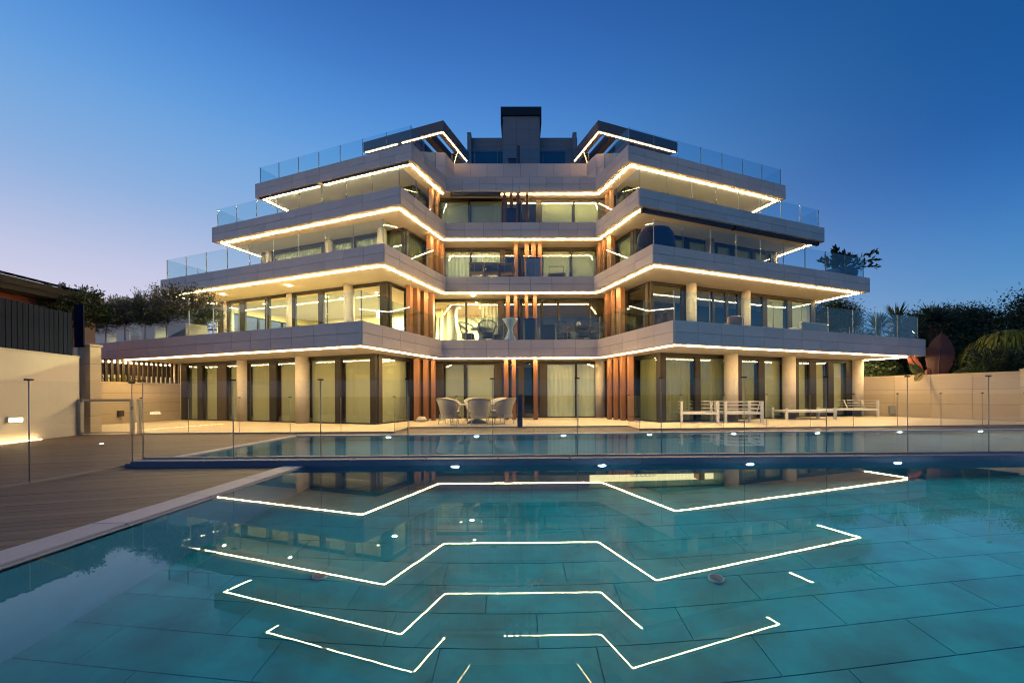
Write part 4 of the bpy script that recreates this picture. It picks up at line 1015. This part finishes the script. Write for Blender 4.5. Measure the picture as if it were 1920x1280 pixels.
MB().lathe((-1.7, 15.35), [(.42, 0), (.38, .05), (.10, .15), (.08, .6), (.2, .71)], 24).build('pedestal', M_dkrat, t, smooth=True)
t = empty('garden_rock', (-4.12, 16.2, 0), 0, 'pale rough rock at the foot of the left copper fins', 'rock')
s = MB().lathe((-4.12, 16.2), [(.08, 0), (.2, .04), (.22, .1), (.15, .19), (.05, .22)], 10); s.v = [(x+rnd.uniform(-.03, .03), y+rnd.uniform(-.03, .03), z_+rnd.uniform(-.02, .02)) for x, y, z_ in s.v]; s.build('stone', M_rock, t)
# white slatted seats
def slat_seat(W_, D_, back, arms, label, cat, name):
    t = empty(name, (0, 0, 0), 0, label, cat); f = .075
    for x in (-W_/2+f/2, W_/2-f/2):
        for y in (-D_/2+f/2, D_/2-f/2): piece('leg', (x, y, .34 if arms else .21), (f, f, .68 if arms else .42), 0, M_whitepaint, t)
    piece('seat', (0, 0, .30), (W_-.01, D_-.01, .07), 0, M_whitepaint, t)
    if arms:
        for x in (-W_/2+f/2, W_/2-f/2):
            for z_ in (.44, .56, .665): piece('arm_slat', (x, 0, z_), (.03, D_-2*f, .028), 0, M_whitepaint, t)
    if back:
        for z_ in (.44, .56, .665): piece('back_slat', (0, D_/2-f/2, z_), (W_-2*f, .03, .028), 0, M_whitepaint, t)
        n = max(1, round(W_/.8))
        for i in range(n+1): x = -W_/2+f+(W_-2*f)*i/n; MB().tube([(x, D_/2-.28, .33), (x, D_/2-.06, .67)], .022, 4).build('back_brace', M_whitepaint, t)
    return t
a = slat_seat(1.15, .95, True, True, 'left one of the two white slatted armchairs facing the right windows', 'armchair', 'garden_armchair'); move(a, (7.0, 15.3, 0), math.radians(-14), 1.2); a['group'] = 'white slatted armchairs on the terrace'
copy_thing(a, (8.52, 15.1, 0), math.radians(172), 'right one of the two white slatted armchairs, its back to the pool', 'white slatted armchairs on the terrace', 1.2)
a = slat_seat(1.75, .95, False, False, 'x', 'table', 'coffee_table'); move(a, (12.1, 16.5, 0), math.radians(-4), 1.15); a['label'] = 'low white slatted coffee table beside the third column'
a = slat_seat(2.9, .95, True, True, 'x', 'sofa', 'garden_sofa'); move(a, (14.95, 18.4, 0), math.radians(-8), 1.12); a['label'] = 'long white slatted outdoor sofa by the right stone wall'
# first-floor balcony, left of centre: woven chairs round a pedestal table
wc = tub_chair('woven_chair', M_dkrat, M_wood, 'x', 'chair', True)
for i, (p, r, lab) in enumerate((((-2.35, 17.75), math.radians(120), 'dark woven chair left of the balcony table in front of the lit room'),
                                 ((-1.45, 17.45), math.radians(190), 'dark woven chair with its back to the pool before the lit room'),
                                 ((-.98, 18.1), math.radians(-100), 'dark woven chair right of the balcony table beside the hourglass planter'))):
    if i == 0: move(wc, (*p, 3.455), r, 1.02); wc['label'] = lab; wc['group'] = 'woven chairs on the left first-floor balcony'
    else: copy_thing(wc, (*p, 3.455), r, lab, 'woven chairs on the left first-floor balcony', 1.02)
def ped_table(x, y, z0, r, label, m=M_greycab):
    t = empty('balcony_table', (x, y, z0), 0, label, 'table'); MB().lathe((x, y), [(r, z0+.71), (r, z0+.75)], 32).build('tabletop', m, t)
    MB().lathe((x, y), [(.30, z0), (.22, z0+.05), (.16, z0+.4), (.24, z0+.71)], 24).build('pedestal', m, t, smooth=True)
ped_table(-1.75, 18.2, 3.455, .55, 'round pedestal table on the balcony before the lit room', M_planter)
t = empty('vase', (-1.9, 18.1, 4.205), 0, 'small vase with a spray of dry twigs on the balcony table', 'vase'); MB().lathe((-1.9, 18.1), [(.06, 4.205), (.10, 4.28), (.05, 4.38), (.06, 4.42)], 14).build('pot', M_pot, t, smooth=True)
rr = np.random.default_rng(5); s = MB(); lf = []
for i in range(14):
    e = np.array((-1.9, 18.1, 4.4))+np.array((rr.normal()*.22, rr.normal()*.15, rr.uniform(.2, .5))); s.tube([(-1.9, 18.1, 4.4), tuple((np.array((-1.9, 18.1, 4.4))+e)/2+rr.normal(size=3)*.03), tuple(e)], .006, 4)
    lf += [leaf_faces(e+rr.normal(size=3)*.04, rr.normal(size=3), .07, .02, rr) for _ in range(4)]
s.build('twigs', M_wood, t); leaf_mesh('leaves', lf, M_yelleaf, t)
t = empty('hourglass_planter', (-.42, 17.35, 3.46), 0, 'white hourglass shaped planter at the middle of the first-floor balcony', 'planter')
MB().lathe((-.42, 17.35), [(.30, 3.46), (.26, 3.6), (.13, 3.85), (.095, 4.0), (.13, 4.13), (.27, 4.36), (.35, 4.48), (.33, 4.49), (.2, 4.42)], 32).build('pot', M_whitepaint, t, smooth=True)
# right half of the first-floor balcony
dc = copy_thing(wc, (2.05, 17.75, 3.455), math.radians(120), 'dark chair at the left of the unlit balcony table on the right', 'dark chairs on the right first-floor balcony', 1.05)
copy_thing(wc, (2.82, 17.35, 3.455), math.radians(180), 'dark chair with its back to the pool at the unlit right balcony table', 'dark chairs on the right first-floor balcony', 1.05)
copy_thing(wc, (3.5, 17.9, 3.455), math.radians(230), 'dark chair at the right of the unlit balcony table near the copper fins', 'dark chairs on the right first-floor balcony', 1.05)
ped_table(2.85, 18.1, 3.455, .75, 'round wooden table on the unlit right balcony', M_wood)
t = empty('table_lamp', (2.78, 18.2, 4.205), 0, 'round woven table lamp on the unlit right balcony table', 'lamp'); MB().lathe((2.78, 18.2), [(.08, 4.205), (.13, 4.28), (.13, 4.42), (.07, 4.5)], 16).build('shade', M_rattan, t, smooth=True)
def cabinet(x, y, z0, w, d, h, m, label, name, mt=None):
    t = empty(name, (x, y, z0), 0, label, 'cabinet'); piece('body', (x, y, z0+h/2), (w, d, h), 0, m, t, bevel=.015); piece('top', (x, y, z0+h+.02), (w+.04, d+.04, .04), 0, mt or M_frame, t, bevel=.008)
    piece('door', (x-w/4, y-d/2-.008, z0+h/2), (w/2-.02, .016, h-.06), 0, m, t); piece('door', (x+w/4, y-d/2-.008, z0+h/2), (w/2-.02, .016, h-.06), 0, m, t)
cabinet(.48, 17.5, 3.46, .5, .45, 1.02, M_dark, 'tall dark covered barbecue right of the centre line on the first floor', 'covered_barbecue'); cabinet(1.3, 18.2, 3.46, .68, .5, .85, M_dark, 'wide dark cabinet beside the unlit balcony table', 'storage_cabinet')
cabinet(.70, 19.45, 6.75, .74, .5, 1.12, M_greycab, 'pale grey outdoor kitchen cabinet on the second-floor balcony', 'outdoor_kitchen')
cabinet(-.42, 21.2, 9.99, .55, .45, 1.15, M_dark, 'tall dark covered cabinet on the third-floor balcony', 'covered_cabinet')
cabinet(-.38, 23.6, 14.72, .45, .4, .62, M_dark, 'small dark covered box on the roof terrace below the chimney', 'covered_box')
# second floor: wooden armchairs and a slatted side table
def wood_chair():
    t = empty('wood_armchair', (0, 0, 0), 0, 'x', 'chair')
    for x in (-.29, .29):
        for y in (-.25, .25): piece('leg', (x, y, .31), (.045, .045, .62), 0, M_wood, t, bevel=.008)
        piece('armrest', (x, 0, .64), (.07, .60, .03), 0, M_wood, t, bevel=.008)
    piece('top_rail', (0, .27, .70), (.66, .04, .07), 0, M_wood, t, bevel=.01); piece('seat_frame', (0, 0, .36), (.58, .52, .05), 0, M_wood, t)
    piece('seat', (0, 0, .43), (.52, .50, .10), 0, M_cush, t, bevel=.03); piece('backrest', (0, .20, .56), (.50, .10, .24), 0, M_cush, t, bevel=.03); return t
w_ = wood_chair(); labs = ['leftmost of the three wooden armchairs on the second-floor balcony', 'middle one of the three wooden armchairs on the second-floor balcony', 'rightmost of the three wooden armchairs, by the copper fin']
for i, x in enumerate((-2.08, -1.32, -.62)):
    if i == 0: move(w_, (x, 19.2, 6.755), math.radians(178), 1.12); w_['label'] = labs[0]; w_['group'] = 'wooden armchairs on the second-floor balcony'
    else: copy_thing(w_, (x, 19.2+.05*i, 6.755), math.radians(180-4*i), labs[i], 'wooden armchairs on the second-floor balcony', 1.12)
t = empty('tray_table', (1.85, 19.3, 6.755), 0, 'low wooden lounger with a raised metal hoop on the second floor', 'lounger')
piece('bed', (1.85, 19.3, 7.0), (.86, .7, .10), 0, M_wood, t); MB().tube([(1.47, 19.2, 7.0), (1.49, 19.2, 7.45), (2.2, 19.2, 7.45), (2.22, 19.2, 7.0)], .018, 6).build('hoop', M_frame, t)
for x in (1.5, 2.2): piece('leg', (x, 19.3, 6.86), (.05, .6, .22), 0, M_wood, t)
# covered lounge chair and potted plant on the right of the second floor
F2 = frame(corners(2)[4], AR, NR)
def blob(c, prof, m, name, parent, sq=1.0, seg=24):
    s = MB(lambda a, n: np.array((c[0]+a, c[1]+n*sq))); s.lathe((0, 0), prof, seg); s.v = [(x+rnd.uniform(-.006, .006), y+rnd.uniform(-.006, .006), z_) for x, y, z_ in s.v]; return s.build(name, m, parent, smooth=True)
c = F2(.95, 1.0); t = empty('covered_lounge_chair', (c[0], c[1], 6.76), 0, 'bulky dark blue covered lounge chair at the second-floor balcony corner', 'covered chair')
blob(c, [(.78, 6.76), (.80, 7.1), (.72, 7.6), (.58, 7.82), (.25, 7.86)], M_dark, 'cover', t, .7)
c = F2(12.35, .85); t = empty('potted_plant', (c[0], c[1], 6.76), 0, 'big round pot with a dark leafy plant at the right end of the second floor', 'potted plant')
blob(c, [(.40, 6.76), (.62, 6.95), (.66, 7.15), (.52, 7.36), (.34, 7.42), (.32, 7.36)], M_dark, 'pot', t)
c2 = F2(11.55, .95); blob_t = empty('round_pot', (c2[0], c2[1], 6.76), 0, 'smaller round pot left of the potted plant on the second floor', 'pot'); blob(c2, [(.35, 6.76), (.5, 6.95), (.5, 7.1), (.36, 7.24), (.3, 7.2)], M_pot, 'pot', blob_t)
rr = np.random.default_rng(3); lf = []; st = MB(); b0 = np.array((c[0], c[1], 7.4))
for i in range(17):
    az = rr.uniform(0, 2*math.pi); rch = rr.uniform(.45, 1.25); el = rr.uniform(.35, 1.2) if i < 12 else .35
    d = np.array((math.cos(az)*math.cos(el), .5*math.sin(az)*math.cos(el), math.sin(el)))
    if i in (12, 13, 14): d = np.array((.9, 0, .45-.2*(i-12))); rch = 1.95
    e = b0+d*rch; m_ = (b0+e)/2+np.array((0, 0, .12)); st.tube([tuple(b0), tuple(m_), tuple(e)], [.014, .01, .005], 4)
    for j in range(22):
        f = .25+.75*j/21; p = b0*(1-f)**2+2*m_*f*(1-f)+e*f*f; dd = d+rr.normal(size=3)*.6; lf.append(leaf_faces(p, dd, .30, .075, rr))
st.build('stems', M_trunk, t); leaf_mesh('leaves', lf, M_green, t)
# first floor right: low sofa seen over the parapet
F1 = frame(corners(1)[4], AR, NR); c = F1(7.9, 1.2)
t = empty('outdoor_sofa', (c[0], c[1], 3.46), 0, 'low cream outdoor sofa back showing above the right first-floor parapet', 'sofa')
s = MB(frame(c, AR, NR)); s.box(-.8, .8, -.35, .35, 3.46, 3.80); s.build('seat', M_planter, t, bevel=.03); MB(frame(c, AR, NR)).box(-.8, .8, -.42, -.3, 3.5, 3.98).build('backrest', M_planter, t, bevel=.03)
c = F1(3.9, 1.1); t = empty('lounge_chair', (c[0], c[1], 3.46), 0, 'brown round backed lounge chair behind the right first-floor parapet', 'chair')
blob(c, [(.28, 3.5), (.33, 3.75), (.30, 4.0), (.16, 4.05)], M_wood, 'backrest', t, .4); MB(frame(c, AR, NR)).box(-.3, .3, 0, .5, 3.46, 3.8).build('seat', M_cush, t)
# tv aerial and street lamp far left
t = empty('street_lamp', (-27.5, 35, 0), 0, 'distant thin street lamp on the left skyline between tree and column', 'street lamp')
MB().tube([(-27.5, 35, 0), (-27.5, 35, 7.2)], .06).build('pole', M_steel, t); MB().tube([(-28.1, 35, 7.1), (-26.9, 35, 7.1)], .08, 4).build('lamp_head', M_steel, t)
bush('distant_tree', (-29.5, 36, 0), 4.0, (1.6, 1.2, 1.2), 60, 40, .2, .05, M_green, 'small distant tree on the left skyline next to the lamp', 'tree', 950, crown_z=5.2, sprigs=False)

print('objects', len(bpy.data.objects), 'faces', sum(len(m.polygons) for m in bpy.data.meshes))
